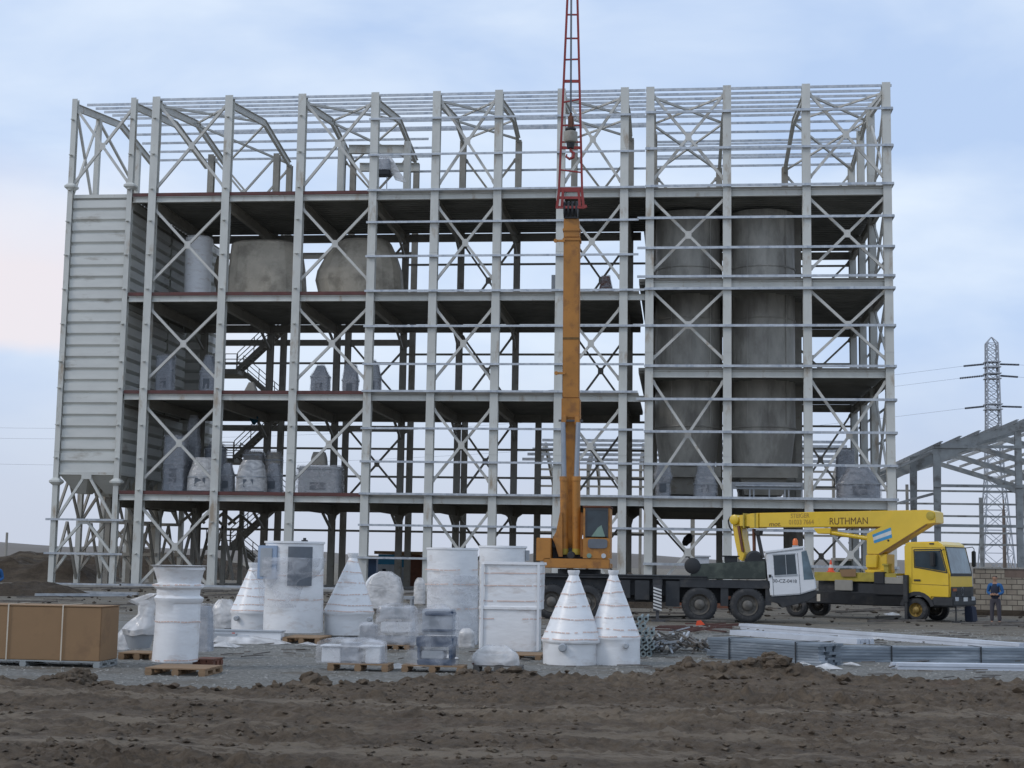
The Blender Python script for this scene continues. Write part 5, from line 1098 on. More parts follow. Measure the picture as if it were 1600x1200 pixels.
vpart(cabp, 'headlight', 'lampw', lambda b: b.box(xf+.121, xf+.135, .14, .48, zbm+.20, zbm+.34)); vpart(cabp, 'headlight', 'lampw', lambda b: b.box(xf+.121, xf+.135, W-.48, W-.14, zbm+.20, zbm+.34))
vpart(cabp, 'number_plate', 'stripe', lambda b: b.box(xf+.121, xf+.13, .98, 1.40, zbm+.18, zbm+.32))
vpart(cabp, 'bumper_groove', 'black', lambda b: b.box(xf+.121, xf+.126, .05, W-.05, zbm+.05, zbm+.09))
def arch(b):
    for i in range(9):
        t0, t1 = radians(14+i*17), radians(14+(i+1)*17); r0, r1 = .52, .66
        b.quadbox([(.06+r0*cos(t0), -.03, rw+r0*sin(t0)), (.06+r1*cos(t0), -.03, rw+r1*sin(t0)), (.06+r1*cos(t0), .35, rw+r1*sin(t0)), (.06+r0*cos(t0), .35, rw+r0*sin(t0)), (.06+r0*cos(t1), -.03, rw+r0*sin(t1)), (.06+r1*cos(t1), -.03, rw+r1*sin(t1)), (.06+r1*cos(t1), .35, rw+r1*sin(t1)), (.06+r0*cos(t1), .35, rw+r0*sin(t1))])
vpart(cabp, 'wheel_arch', 'chassis', arch)
vpart(cabp, 'step_panel', 'chassis', lambda b: b.box(.62, xf-.02, .01, .3, zbm+.02, zb_-.005))
mir = vpart(cabp, 'mirror_arm', 'black', lambda b: (b.tube([(fx(zw1)-.05, W-.1, zw1-.03), (fx(zw1)+.15, W+.25, zw1+.02), (fx(zw1)+.15, W+.42, zw1-.05), (fx(zw1)+.15, W+.42, zw1-.12)], .015, 6), b.tube([(fx(zw1)-.02, .05, zw1-.1), (fx(zw1)+.05, -.12, zw1-.1), (fx(zw1)-.15, -.14, zw1-.2)], .015, 6)))
vpart(mir, 'mirror', 'black', lambda b: b.box(fx(zw1)+.08, fx(zw1)+.2, W+.30, W+.50, zw1-.72, zw1-.12), bevel=.03)
vpart(mir, 'mirror', 'black', lambda b: b.box(T(1456, 0)[0], T(1463, 0)[0], -.2, -.02, T(0, 884)[1], T(0, 862)[1]), bevel=.03)
# deck and side fittings
zd = T(1340, 895)[1]; xd0, xd1 = T(1272, 0)[0], T(1400, 0)[0]
vpart(tr, 'deck', 'yellowold', lambda b: (b.box(xd0, xd1, .05, W-.05, zd-.08, zd), b.box(xd0, xd1, .02, .049, zd-.32, zd)), bevel=.01)
vpart(tr, 'side_rail', 'chassis', lambda b: b.box(T(1275, 0)[0], T(1412, 0)[0], .05, .16, T(0, 946)[1], T(0, 928)[1]))
vpart(tr, 'underbody', 'chassis', lambda b: (b.box(T(1275, 0)[0], xA-.1, .2, W-.2, T(0, 928)[1], zd-.33), b.box(T(1340, 0)[0], T(1376, 0)[0], .06, .5, T(0, 935)[1], T(0, 913)[1])))
vpart(tr, 'grey_locker', 'inner', lambda b: b.box(T(1304, 0)[0], T(1332, 0)[0], -.02, .048, T(0, 925)[1], T(0, 908)[1]), bevel=.02)
vpart(tr, 'black_locker', 'black', lambda b: (b.box(T(1366, 0)[0], T(1382, 0)[0], -.05, .5, T(0, 913)[1], T(0, 894)[1]), b.box(T(1366, 0)[0], T(1412, 0)[0], -.03, .6, T(0, 930)[1], T(0, 913)[1])), bevel=.02)
vpart(tr, 'deck_plate', 'inner', lambda b: b.box(T(1382, 0)[0], T(1412, 0)[0], .0, .6, T(0, 912)[1], T(0, 902)[1]))
vpart(tr, 'outrigger_leg', 'chassis', lambda b: (b.box(T(1413, 0)[0], T(1420, 0)[0], -.15, .02, T(0, 940)[1], T(0, 898)[1]), b.box(T(1413, 0)[0]+.03, T(1420, 0)[0]-.03, -.12, -.0, .06, T(0, 940)[1])), bevel=.01)
vpart(tr, 'outrigger_foot', 'chassis', lambda b: b.box(T(1405, 0)[0], T(1426, 0)[0], -.3, .12, 0, .06))
vpart(tr, 'navy_block', 'navy', lambda b: (b.quadbox([(xf+.0, 1.4, .0), (xf+.3, 1.4, .0), (xf+.3, 1.95, 0), (xf+.0, 1.95, 0), (xf-.02, 1.42, zbm), (xf+.25, 1.42, zbm), (xf+.25, 1.92, zbm), (xf-.02, 1.92, zbm)]),), bevel=.03)  # tapered navy block in place of a person's legs below the bumper
vpart(tr, 'front_prop', 'chassis', lambda b: (b.bar((xf+.1, .25, 0), (xf+.1, .25, zbm), .05), b.box(xf-.02, xf+.25, .12, .42, 0, .05)))
# turret, knee and boom
yb0, yb1 = .75, 1.45; yk0, yk1 = .68, 1.52
tur = bpy.data.objects.new('boom', None); COL.objects.link(tur); tur.parent = tr
def Tb(px, py): return T(px, py, yk0)
vpart(tur, 'turret', 'yellow', lambda b: (b.prism([Tb(1354, 892), Tb(1354, 866), Tb(1385, 866), Tb(1385, 892)], 'y', yk0+.05, yk1-.05), b.lathe([(.55, zd+.01), (.55, zd+.12)], (Tb(1368, 0)[0], 1.1, 0), 28)), bevel=.015)
vpart(tur, 'turret_cover', 'yellow', lambda b: b.prism([Tb(1354, 887), Tb(1354, 867), Tb(1372, 867), Tb(1371, 887)], 'y', yk0-.08, yk0+.04), bevel=.02)
KN = [Tb(1354, 866), Tb(1354, 834), Tb(1377, 823), Tb(1395, 798), Tb(1446, 796.5), Tb(1452, 797), Tb(1461, 800), Tb(1462, 817), Tb(1448, 819), Tb(1373, 866)]
vpart(tur, 'knee', 'yellow', lambda b: b.prism(KN, 'y', yk0, yk1), bevel=.02)
vpart(tur, 'knee_hub', 'yellowold', lambda b: b.lathe([(.13, -.03), (.16, -.02), (.16, .01)], (Tb(1454, 806)[0], yk0-.002, Tb(1454, 806)[1]), 20, 'y'), smooth=True)
vpart(tur, 'knee_edge', 'inkb', lambda b: b.bar((Tb(1374, 866.5)[0], yk0-.005, Tb(1374, 866.5)[1]), (Tb(1448, 820)[0], yk0-.005, Tb(1448, 820)[1]), .02, .07))
def Bp(px, py): return T(px, py, yb0)
vpart(tur, 'boom_arm', 'yellow', lambda b: b.prism([Bp(1186, 824), Bp(1186, 801.5), Bp(1420, 797), Bp(1420, 823)], 'y', yb0, yb1), bevel=.02)
vpart(tur, 'boom_arm', 'yellow', lambda b: b.prism([Bp(1172, 825), Bp(1172, 802.5), Bp(1185.5, 801.5), Bp(1185.5, 825)], 'y', yb0-.05, yb1+.05), bevel=.015)
vpart(tur, 'boom_arm', 'yellow', lambda b: b.prism([Bp(1155, 822), Bp(1154, 805), Bp(1171.5, 803.5), Bp(1171.5, 823)], 'y', yb0+.03, yb1-.03), bevel=.015)
for px in (1162, 1180): vpart(tur, 'boom_band', 'yellowold', lambda b: b.prism([Bp(px, 825), Bp(px, 802), Bp(px+2, 802), Bp(px+2, 825)], 'y', yb0-.07, yb1+.07))
vpart(tur, 'boom_shade_strip', 'inkb', lambda b: b.prism([Bp(1297, 825.5), Bp(1297, 823.4), Bp(1385, 821.5), Bp(1372, 825)], 'y', yb0+.05, yb1-.05))  # solid brown strip put in as the shade under the boom
vpart(tur, 'boom_nose', 'yellow', lambda b: b.lathe([(.17, -.38), (.20, -.36), (.20, .36), (.17, .38)], (Bp(1147, 811)[0], (yb0+yb1)/2, Bp(1147, 812)[1]), 20, 'y'), smooth=True)
vpart(tur, 'hanging_jib', 'yellow', lambda b: b.prism([Bp(1141, 812), Bp(1155, 808), Bp(1158, 838), Bp(1163, 864), Bp(1158, 877), Bp(1152, 874), Bp(1146, 845)], 'y', yb0+.1, yb1-.1), bevel=.02)
vpart(tur, 'jib_strut', 'rust', lambda b: b.bar((Bp(1153, 822)[0], yb0+.05, Bp(1153, 822)[1]), (Bp(1160, 862)[0], yb0+.05, Bp(1160, 862)[1]), .09, .09))
h0 = [Bp(1146, 807), Bp(1140, 808), Bp(1137, 814), Bp(1139, 823), Bp(1143, 829)]
vpart(tur, 'hose', 'black', lambda b: b.tube([(x, yb0+.05, z) for x, z in h0], .03, 8), smooth=True)
vpart(tur, 'rest_post', 'rust', lambda b: (b.tube([(Bp(1174, 826)[0], yb0+.2, Bp(1174, 826)[1]), (Bp(1175, 872)[0], yb0+.2, Bp(1175, 872)[1])], .065, 10), b.tube([(Bp(1172.5, 826)[0], yb0+.35, Bp(1174, 826)[1]), (Bp(1173, 872)[0], yb0+.35, Bp(1175, 872)[1])], .05, 10)), smooth=True)
vpart(tur, 'rest_bracket', 'black', lambda b: (b.bar((Bp(1181, 829)[0], yb0+.1, Bp(1181, 829)[1]), (Bp(1190, 872)[0], yb0+.1, Bp(1190, 872)[1]), .1, .12), b.prism([Bp(1178, 829), Bp(1187, 829), Bp(1186, 836), Bp(1181, 836)], 'y', yb0, yb0+.3)))
vpart(tur, 'slide_pad', 'yellow', lambda b: b.prism([Bp(1270, 825), Bp(1298, 825), Bp(1297, 834), Bp(1277, 834)], 'y', yb0+.02, yb1-.02), bevel=.015)
cyl_ = vpart(tur, 'lift_cylinder', 'yellow', lambda b: b.tube([(Bp(1295, 832)[0], yb0+.15, Bp(1295, 832)[1]), (Bp(1353, 841)[0], yb0+.15, Bp(1353, 841)[1])], .085, 14), smooth=True)
q = Bp(1328, 815); rr_ = atan2(Bp(1420, 797)[1]-Bp(1186, 801.5)[1], Bp(1420, 797)[0]-Bp(1186, 801.5)[0])
TL = lambda px, py, y: Matrix.Translation((Bp(px, py)[0], y, Bp(px, py)[1])) @ Matrix.Rotation(-rr_, 4, 'Y') @ FACING
text_mesh('lettering', 'RUTHMAN', .37, 'inkb', tur, TL(1326, 814.5, yb0-.008), xs=.88)
text_mesh('small_lettering', 'mot.', .25, 'inkb', tur, TL(1211, 819, yb0-.008), shear=.2, xs=1.15)
text_mesh('faded_lettering', 'STEIGER', .24, 'ink', tur, TL(1250, 806, yb0-.006), xs=.9)
text_mesh('faded_lettering', '01033 7664', .26, 'ink', tur, TL(1252, 816, yb0-.006), xs=.85)
FL = [Tb(1363, 835.5), Tb(1392, 824), Tb(1394, 840), Tb(1366, 849)]
def lerpq(u, v): 
    a = [FL[0][i]+(FL[1][i]-FL[0][i])*u for i in (0, 1)]; c = [FL[3][i]+(FL[2][i]-FL[3][i])*u for i in (0, 1)]; return (a[0]+(c[0]-a[0])*v, a[1]+(c[1]-a[1])*v)
st_ = vpart(tur, 'sticker', 'stripe', lambda b: b.prism([lerpq(0, .3), lerpq(1, .3), lerpq(1, .68), lerpq(0, .68)], 'y', yk0-.006, yk0-.003))
vpart(tur, 'sticker', 'flagb', lambda b: b.prism([lerpq(0, 0), lerpq(1, 0), lerpq(1, .3), lerpq(0, .3)], 'y', yk0-.006, yk0-.003)); vpart(tur, 'sticker', 'flagb', lambda b: b.prism([lerpq(0, .68), lerpq(1, .68), lerpq(1, 1), lerpq(0, 1)], 'y', yk0-.006, yk0-.003))
vpart(tur, 'grease_point', 'black', lambda b: b.lathe([(.04, -.01), (.04, .0)], (Tb(1388, 844.5)[0], yk0-.002, Tb(1388, 844.5)[1]), 12, 'y'))
vpart(tur, 'control_post', 'yellowold', lambda b: (b.box(Tb(1389, 0)[0], Tb(1396, 0)[0], .2, .5, zd, Tb(0, 884)[1]), b.box(Tb(1387, 0)[0], Tb(1397, 0)[0], .15, .5, Tb(0, 884)[1], Tb(0, 881)[1])), bevel=.01)
# things lying on the truck deck
def world(xl, yl, z): return OT+ex*xl+ey*yl+Vector((0, 0, z))
t = thing('traffic_cone', 'orange and white traffic cone standing on the yellow truck deck', 'traffic cone', world(T(1293, 0)[0], .3, zd))
b = MB(); b.box(-.15, .15, -.15, .15, .001, .03); b.lathe([(.12, .03), (.085, .17)], n=18); b.lathe([(.055, .29), (.02, .46)], n=18); b.build('cone', 'coneor', t)
b = MB(); b.lathe([(.085, .17), (.055, .29)], n=18); b.build('reflective_band', 'stripe', t)
b = MB(); P_ = [T(1312, 890), T(1338, 889), T(1338, 901), T(1316, 901)]; xo = P_[3][0]; b.prism([(x-xo, z) for x, z in P_], 'y', -.02, .0); o = b.build('cardboard_sheet', 'card'); o.location = world(xo, -.03, 0); o.rotation_euler.z = TH; tag(o, 'torn cardboard sheet leaning on the side of the yellow truck deck', 'cardboard')

# ------------------------------------------------------------------ people
def skinned(name, m, chains, parent, sub=2):
    """chains: list of lists of (pos, radius); consecutive points connect; equal positions are merged"""
    vs, rs, es, idx = [], [], [], {}
    for ch in chains:
        prev = None
        for p, r in ch:
            k = tuple(round(c, 4) for c in p)
            if k not in idx: idx[k] = len(vs); vs.append(p); rs.append(r)
            i = idx[k]
            if prev is not None and prev != i: es.append((prev, i))
            prev = i
    me = bpy.data.meshes.new(name); me.from_pydata(vs, es, []); o = bpy.data.objects.new(name, me); COL.objects.link(o)
    sm = o.modifiers.new('s', 'SKIN'); sm.use_smooth_shade = True
    for i, r in enumerate(rs):
        rr = r if isinstance(r, tuple) else (r, r); me.skin_vertices[0].data[i].radius = rr
    me.skin_vertices[0].data[0].use_root = True
    ss = o.modifiers.new('u', 'SUBSURF'); ss.levels = ss.render_levels = sub
    ev = o.evaluated_get(bpy.context.evaluated_depsgraph_get()); m2 = bpy.data.meshes.new_from_object(ev)
    bpy.data.objects.remove(o); m2.materials.clear(); m2.materials.append(M[m]); m2.shade_smooth()
    o2 = bpy.data.objects.new(name, m2); COL.objects.link(o2); o2.parent = parent; return o2
def person(label, loc, rz, jacket, vest, trousers, H_=1.75, look=.0):
    """faces local -Y; hands meet in front of the belly"""
    t = thing('person', label, 'person', loc, rz); k = H_/1.75
    V = lambda x, y, z: (x*k, y*k, z*k)
    pel, ch, nk = V(0, 0, .95), V(0, .01, 1.28), V(0, .0, 1.47)
    arms = []
    for s in (-1, 1):
        arms.append([(V(0, .01, 1.40), .085), (V(s*.18, .02, 1.41), .062), (V(s*.25, .03, 1.13), .045), (V(s*.10, -.20, 1.05), .034), (V(s*.045, -.25, 1.06), .03)])
    body = [[(pel, .12), (V(0, .0, 1.12), .12), (ch, .135), (V(0, .01, 1.40), .085), (nk, .052), (V(0, -.02, 1.56), .062), (V(0, -.02, 1.64), .085), (V(0, -.01, 1.71), .06)]]
    for s in (-1, 1): body.append([(pel, .12), (V(s*.10, 0, .88), .085), (V(s*.12, -.01, .50), .055), (V(s*.13, .02, .10), .038), (V(s*.14, -.10, .04), .035)])
    fing = []
    for s in (-1, 1):
        hp = V(s*.045, -.25, 1.06)
        for j, (dz, ln) in enumerate(((.022, .055), (.008, .062), (-.006, .058), (-.020, .046))):
            a = (hp[0]-s*.02*k, hp[1]-.01*k, hp[2]+dz*k); b_ = (a[0]-s*ln*.6*k, a[1]-.022*k, a[2]); c_ = (b_[0]-s*ln*.3*k, b_[1]+.02*k, b_[2]-.006*k)
            fing.append([(hp, .03), (a, .011), (b_, .0095), (c_, .008)])
        fing.append([(hp, .03), (hp[0]-s*.005, hp[1]-.01, hp[2]+.04*k), ] if False else [(hp, .03), ((hp[0], hp[1]-.015*k, hp[2]+.035*k), .012), ((hp[0]-s*.03*k, hp[1]-.025*k, hp[2]+.055*k), .010)])
    skinned('body', 'skin', body+arms+fing, t)
    skinned('jacket', jacket, [[(V(0, .01, 1.02), .14), (ch, .15), (V(0, .01, 1.40), .10), (V(0, .0, 1.46), .07)]]+[[(V(0, .01, 1.40), .10), (V(s*.19, .02, 1.40), .075), (V(s*.26, .03, 1.13), .06), (V(s*.12, -.18, 1.06), .048)] for s in (-1, 1)], t)
    if vest: skinned('vest', vest, [[(V(0, .005, .86), .17), (V(0, .0, 1.05), .165), (V(0, .0, 1.28), .172), (V(0, .01, 1.40), .135), (V(0, .0, 1.47), .07)]], t)
    skinned('trousers', trousers, [[(V(0, 0, .98), .14), (V(0, 0, .9), .135)]]+[[(V(0, 0, .9), .135), (V(s*.10, 0, .82), .105), (V(s*.12, -.01, .50), .075), (V(s*.13, .02, .11), .068)] for s in (-1, 1)], t)
    for s in (-1, 1): skinned('shoe', 'shoe', [[(V(s*.13, .05, .055), .05), (V(s*.14, -.03, .05), .05), (V(s*.15, -.16, .04), .04)]], t, 1)
    skinned('hair', 'hair', [[(V(0, .03, 1.63), .075), (V(0, .0, 1.69), .092), (V(0, .0, 1.72), .075)]], t)
    b = MB(); b.loft([(-.012*k, 0, 0, .012, .01, 2), (.012*k, 0, -.008, .008, .012, 2)], 8); o = b.build('nose', 'skin', t, True, loc=V(0, -.105, 1.61))
    b = MB(); 
    for s in (-1, 1): b.lathe([(.008, -.004), (.01, 0), (.008, .004)], V(s*.03, -.095, 1.645), 8, 'y')
    b.build('eyes', 'hair', t)
    b = MB(); b.box(-.022, .022, -.108*k, -.10*k, 1.572*k, 1.579*k); b.build('mouth', 'rust', t)
    for s in (-1, 1): b = MB(); b.loft([(-.03, 0, 0, .008, .018, 2), (.0, s*.006, 0, .012, .024, 2), (.03, 0, 0, .008, .02, 2)], 10); b.build('ear', 'skin', t, True, loc=V(s*.085, -.01, 1.64))
    return t
p = gnd(1556, 976); person('worker in a dark vest over a bright blue jacket, hands together before the block wall', (p.x, p.y, 0), radians(-22), 'bluecl', 'navy', 'greycl', 1.72)
p = gnd(-12, 958); person('worker in a blue jacket cut off by the left edge, standing near the dark mound', (p.x, p.y, 0), radians(30), 'bluecl', None, 'greycl', 1.72)

# ------------------------------------------------------------------ block wall on the right
def block_mat():
    m = bpy.data.materials.new('limestone_blocks'); m.use_nodes = True; t = m.node_tree; ns = t.nodes; b = ns['Principled BSDF']; b.inputs['Roughness'].default_value = .9
    tc = ns.new('ShaderNodeTexCoord'); mp = ns.new('ShaderNodeMapping'); mp.inputs['Rotation'].default_value = (radians(90), 0, 0); t.links.new(tc.outputs['Object'], mp.inputs[0])
    br = ns.new('ShaderNodeTexBrick'); br.inputs['Scale'].default_value = 1; br.inputs['Brick Width'].default_value = .42; br.inputs['Row Height'].default_value = .215; br.inputs['Mortar Size'].default_value = .014
    br.inputs['Color1'].default_value = (.36, .315, .245, 1); br.inputs['Color2'].default_value = (.27, .225, .175, 1); br.inputs['Mortar'].default_value = (.09, .075, .06, 1); t.links.new(mp.outputs[0], br.inputs[0])
    n = ns.new('ShaderNodeTexNoise'); n.inputs['Scale'].default_value = 2.2; n.inputs['Detail'].default_value = 6; t.links.new(tc.outputs['Object'], n.inputs[0])
    r = ns.new('ShaderNodeMapRange'); r.inputs['To Min'].default_value = .5; r.inputs['To Max'].default_value = 1.4; t.links.new(n.outputs['Fac'], r.inputs['Value'])
    mu = ns.new('ShaderNodeVectorMath'); mu.operation = 'SCALE'; t.links.new(br.outputs[0], mu.inputs[0]); t.links.new(r.outputs[0], mu.inputs['Scale']); t.links.new(mu.outputs[0], b.inputs['Base Color'])
    bp = ns.new('ShaderNodeBump'); bp.inputs['Distance'].default_value = .02; bp.invert = True; t.links.new(br.outputs['Fac'], bp.inputs['Height']); t.links.new(bp.outputs[0], b.inputs['Normal'])
    return m
M['block'] = block_mat()
M['mortar'] = mat('brown_mortar', (.17, .125, .10), .95, 0, .2, 3)
p = gnd(1560, 962); xl_ = at(1524, 930, p.y).x; zt_ = at(1570, 889, p.y).z
t = thing('block_wall', 'unfinished wall of pale stone blocks behind the worker on the right', 'wall', (xl_, p.y, 0))
vpart(t, 'masonry', 'block', lambda b: b.box(0, 9, 0, .4, .22, zt_-.35)); vpart(t, 'top_course', 'mortar', lambda b: b.box(1.2, 9, -.004, .4, zt_-.348, zt_-.0)); vpart(t, 'top_course', 'block', lambda b: b.box(.0, 1.19, -.002, .4, zt_-.348, zt_-.0))
def ragged(b):
    for i in range(26): x = i*.35; b.box(x, x+.33, -.05, .45, zt_+.002, zt_+.04+.07*abs(noise.noise(Vector((i*.7, 0, 0)))))
vpart(t, 'coping', 'conc', ragged); vpart(t, 'footing', 'dirtd', lambda b: b.box(-.1, 9, -.1, .5, -.2, .215))

# ------------------------------------------------------------------ portal hall on the right
hall = thing('portal_frame_hall', 'bare grey portal frame hall without cladding to the right of the tall frame', 'building', (0, 0, 0))
Yh = 95.0
Pe, Pl = at(1462, 699, Yh), at(1462, 884, Yh); apx = at(1668, 640, Yh)
span = (apx.x-Pe.x)*2; rise = apx.z-Pe.z; ze = Pe.z
for i in range(6):
    y = Yh+i*9.5
    for s in (0, 1):
        xa = Pe.x+(span if s else 0); xm = Pe.x+span/2
        b = MB(); sg = -1 if s else 1
        b.prism([(xa-sg*.15, 0), (xa+sg*.15, 0), (xa+sg*.30, ze-.9), (xa+sg*.1, ze), (xa-sg*.18, ze)], 'y', y-.11, y+.11); b.build('column', 'hallst', hall)
        b = MB(); b.prism([(xa-sg*.18, ze+.02), (xm, ze+rise), (xm, ze+rise-.42), (xm-sg*5, ze+rise*(1-5/(span/2))-.44), (xa+sg*.31, ze-.88), (xa+sg*.1, ze+.01)], 'y', y-.10, y+.10); b.build('rafter', 'hallst', hall)
for s in (0, 1):
    for j in range(7):
        u = j/7+.02; x = Pe.x+span/2*u if not s else Pe.x+span-span/2*u; z = ze+rise*u+.12
        b = MB(); b.box(x-.03, x+.03, Yh-1.0, Yh+48, z-.1, z+.14); b.box(x+.031, x+.12, Yh-1.0, Yh+48, z+.10, z+.14); b.build('purlin', 'hallst', hall)
for s in (0, 1):
    for z in (ze-.35, ze-2.9):
        x = Pe.x-.24 if not s else Pe.x+span+.24; b = MB(); b.box(x-.03, x+.03, Yh-.4, Yh+48, z-.08, z+.08); b.build('side_girt', 'hallst', hall)
for px, pt, pb in ((1533, 790, 884), (1590, 676, 884), (1660, 640, 884)):
    q = at(px, pt, Yh+ (0 if px > 1580 else 47)); 
    b = MB(); w_ = .2 if px > 1580 else .18; yy = q.y; b.box(q.x-w_, q.x+w_, yy-.12, yy+.12, 0, q.z if px > 1580 else ze-1); b.build('gable_post', 'hallst', hall)
for py in (698, 759, 821):
    q = at(1462, py, Yh); b = MB(); b.box(Pe.x-.2, Pe.x+span, Yh-.22, Yh-.13, q.z-.09, q.z+.09); b.build('gable_girt', 'hallst', hall)
for py in (767, 787, 806, 832, 850):
    q = at(1462, py, Yh+47.5); b = MB(); b.box(Pe.x-.2, Pe.x+span, Yh+47.6, Yh+47.7, q.z-.09, q.z+.09); b.build('gable_girt', 'hallst', hall)
b = MB(); q = at(1417, 757, Yh+38); b.box(q.x-.12, q.x+.12, q.y-.1, q.y+.1, 0, q.z); b.build('gable_post', 'inner', hall)
# second hall seen through the frame
h2 = thing('portal_frame_hall', 'low bare hall frame far behind, seen through the middle bays of the tall frame', 'building', (0, 0, 0))
Y2 = 128.0; xa, xb = at(838, 700, Y2).x, at(1335, 700, Y2).x
for j, py in enumerate((718, 710, 702, 695, 688)):
    q = at(900, py, Y2+j*1.9); b = MB(); b.box(xa-1.2+j*.25, xb, Y2+j*1.9-.1, Y2+j*1.9+.1, q.z-.12, q.z+.12); b.build('purlin', 'galv', h2)
for j in range(7):
    x = xa+(xb-xa)*j/6; ze2 = at(900, 722, Y2).z
    b = MB(); b.prism([(Y2-.2, 0), (Y2+.3, 0), (Y2+.8, ze2-1.2), (Y2-.2, ze2)], 'x', x-.12, x+.12); b.build('column', 'inner', h2)
    b = MB(); b.prism([(Y2-.2, ze2), (Y2+9, ze2+2.4), (Y2+9, ze2+1.8), (Y2+.8, ze2-1.1)], 'x', x-.1, x+.1); b.build('rafter', 'inner', h2)
    b = MB(); b.prism([(Y2+9.01, ze2+2.4), (Y2+18, ze2), (Y2+17.4, ze2-1.1), (Y2+9.01, ze2+1.8)], 'x', x-.1, x+.1); b.build('rafter', 'inner', h2)
    b = MB(); b.box(x-.12, x+.12, Y2+17.4, Y2+18, 0, ze2-.2); b.build('column', 'inner', h2)
for py in (734, 746, 760, 832):
    q = at(900, py, Y2); b = MB(); b.box(xa, xb, Y2-.3, Y2-.22, q.z-.09, q.z+.09); b.build('girt', 'inner', h2)

# ------------------------------------------------------------------ pylon, poles, wires
Yp = 250.0; pb_ = at(1557, 884, Yp); ptop = at(1549, 527, Yp)
py_ = thing('electricity_pylon', 'tall grey lattice pylon with three tiers of insulators right of the frame', 'pylon', (pb_.x, Yp, 0))
def pw(z): # half width at height
    T_ = [(0, 2.6), (at(1550, 740, Yp).z, 1.3), (at(1550, 660, Yp).z, 1.05), (ptop.z-1.0, .85), (ptop.z, .05)]
    for (a, b_), (c, d_) in zip(T_, T_[1:]):
        if z <= c: return b_+(d_-b_)*(z-a)/(c-a)
    return .05
def pcx(z): return (ptop.x-pb_.x)*z/ptop.z
lv = [0]; st_z = 4.2
while lv[-1] < ptop.z-1.6: lv.append(min(ptop.z-1.0, lv[-1]+max(1.35, st_z))); st_z *= .88
b = MB(); lc = MB()
corner = lambda z, i: Vector((pcx(z)+pw(z)*(1 if i in (1, 2) else -1), pw(z)*(1 if i > 1 else -1), z))
legs = []
for i in range(4):
    b = MB(); 
    for a, c in zip(lv+[], lv[1:]): b.bar(corner(a, i), corner(c, i), .2)
    b.bar(corner(lv[-1], i), corner(ptop.z, i), .14); b.build('leg', 'pyl', py_)
b = MB()
for a, c in zip(lv, lv[1:]):
    for i in range(4):
        j = (i+1) % 4; b.bar(corner(a, i), corner(c, j), .10); b.bar(corner(a, j), corner(c, i), .10); b.bar(corner(c, i), corner(c, j), .08)
b.build('lattice', 'pyl', py_)
wire_ends = []
for row, pl, pr in ((570, (1506, 572), (1592, 570)), (588, (1500, 591), (1590, 589)), (636, (1508, 638), (1596, 636))):
    zc = at(1550, row, Yp).z; xc = pcx(zc); w2 = pw(zc)
    b = MB(); b.box(xc-w2-.35, xc+w2+.35, -w2-.2, w2+.2, zc-.5, zc-.35); b.box(xc-w2-.35, xc+w2+.35, -w2-.2, w2+.2, zc+.35, zc+.5)
    b.build('crossarm_frame', 'pyl', py_)
    for P_, sg in ((pl, -1), (pr, 1)):
        e_ = at(*P_, Yp+(3 if sg < 0 else -3)); e_ = Vector((e_.x-pb_.x, e_.y-Yp, e_.z)); a = Vector((xc+sg*(w2+.35), 0, zc+.1)); b = MB()
        n_ = 14
        for q_ in range(n_): c = a+(e_-a)*(q_+.5)/n_; c2 = a+(e_-a)*(q_+.9)/n_; b.tube([c, c2], .17, 8)
        b.tube([a, e_], .06, 6); b.build('insulator_string', 'wirec', py_); wire_ends.append((e_, sg))
for n_, (e_, sg) in enumerate(wire_ends):
    a = Vector((pb_.x, Yp, 0))+e_; far = a+Vector((sg*300, 40 if sg < 0 else -60, 0 if sg > 0 else -1)); pts = []
    for q_ in range(25): u = q_/24; c = a+(far-a)*u; c.z -= 9*4*u*(1-u); pts.append(c)
    b = MB(); b.tube(pts, .018, 5); o = b.build('power_line', 'wirec'); tag(o, ['uppermost', 'middle', 'lowest'][n_//2]+' thin power line running '+('left' if sg < 0 else 'right')+' from the lattice pylon', 'power line', 'power lines from the pylon')
p = at(1570, 885, 150); tp_ = at(1570, 790, 150)
b = MB(); b.tube([(0, 0, 0), (0, 0, tp_.z-.4)], [.2, .14], 8); b.tube([(0, 0, tp_.z-.4), (0, 0, tp_.z+.6)], .07, 6); tag(b.build('wooden_pole', 'polewood', loc=(p.x, 150, 0)), 'thin brown pole standing in front of the pylon legs', 'pole')
p = at(9, 870, 130); tp_ = at(9, 832, 130); b = MB(); b.tube([(0, 0, 0), (0, 0, tp_.z)], .12, 6); tag(b.build('utility_pole', 'inner', loc=(p.x, 130, 0)), 'thin lone pole on the horizon near the left edge', 'pole')

# ------------------------------------------------------------------ site huts and far buildings
def hut(px0, px1, pt, pb2, Y, m, label, roof, band=None):
    a, c = at(px0, 880, Y), at(px1, 880, Y); zt_ = at((px0+px1)/2, pt, Y).z; t = thing('site_hut', label, 'hut', ((a.x+c.x)/2, Y, 0)); w_ = (c.x-a.x)/2
    vpart(t, 'wall', m, lambda b: b.box(-w_, w_, 0, 3, 0, zt_-.22)); vpart(t, 'roof', roof, lambda b: b.box(-w_-.25, w_+.25, -.25, 3.25, zt_-.21, zt_)); 
    return t, w_, zt_
t, w_, z_ = hut(591, 618, 861, 900, 100, 'hut', 'white site hut with a bright blue band seen between the rear columns', 'card')
vpart(t, 'fascia', 'hutblue', lambda b: b.box(-w_, w_, -.03, -.005, z_-.9, z_-.23)); vpart(t, 'window', 'navy', lambda b: b.box(-w_*.5, -w_*.1, -.03, -.005, z_-1.9, z_-1.2))
t, w_, z_ = hut(619, 638, 863, 900, 101, 'hut', 'smaller white hut with teal panels right beside the blue banded hut', 'card')
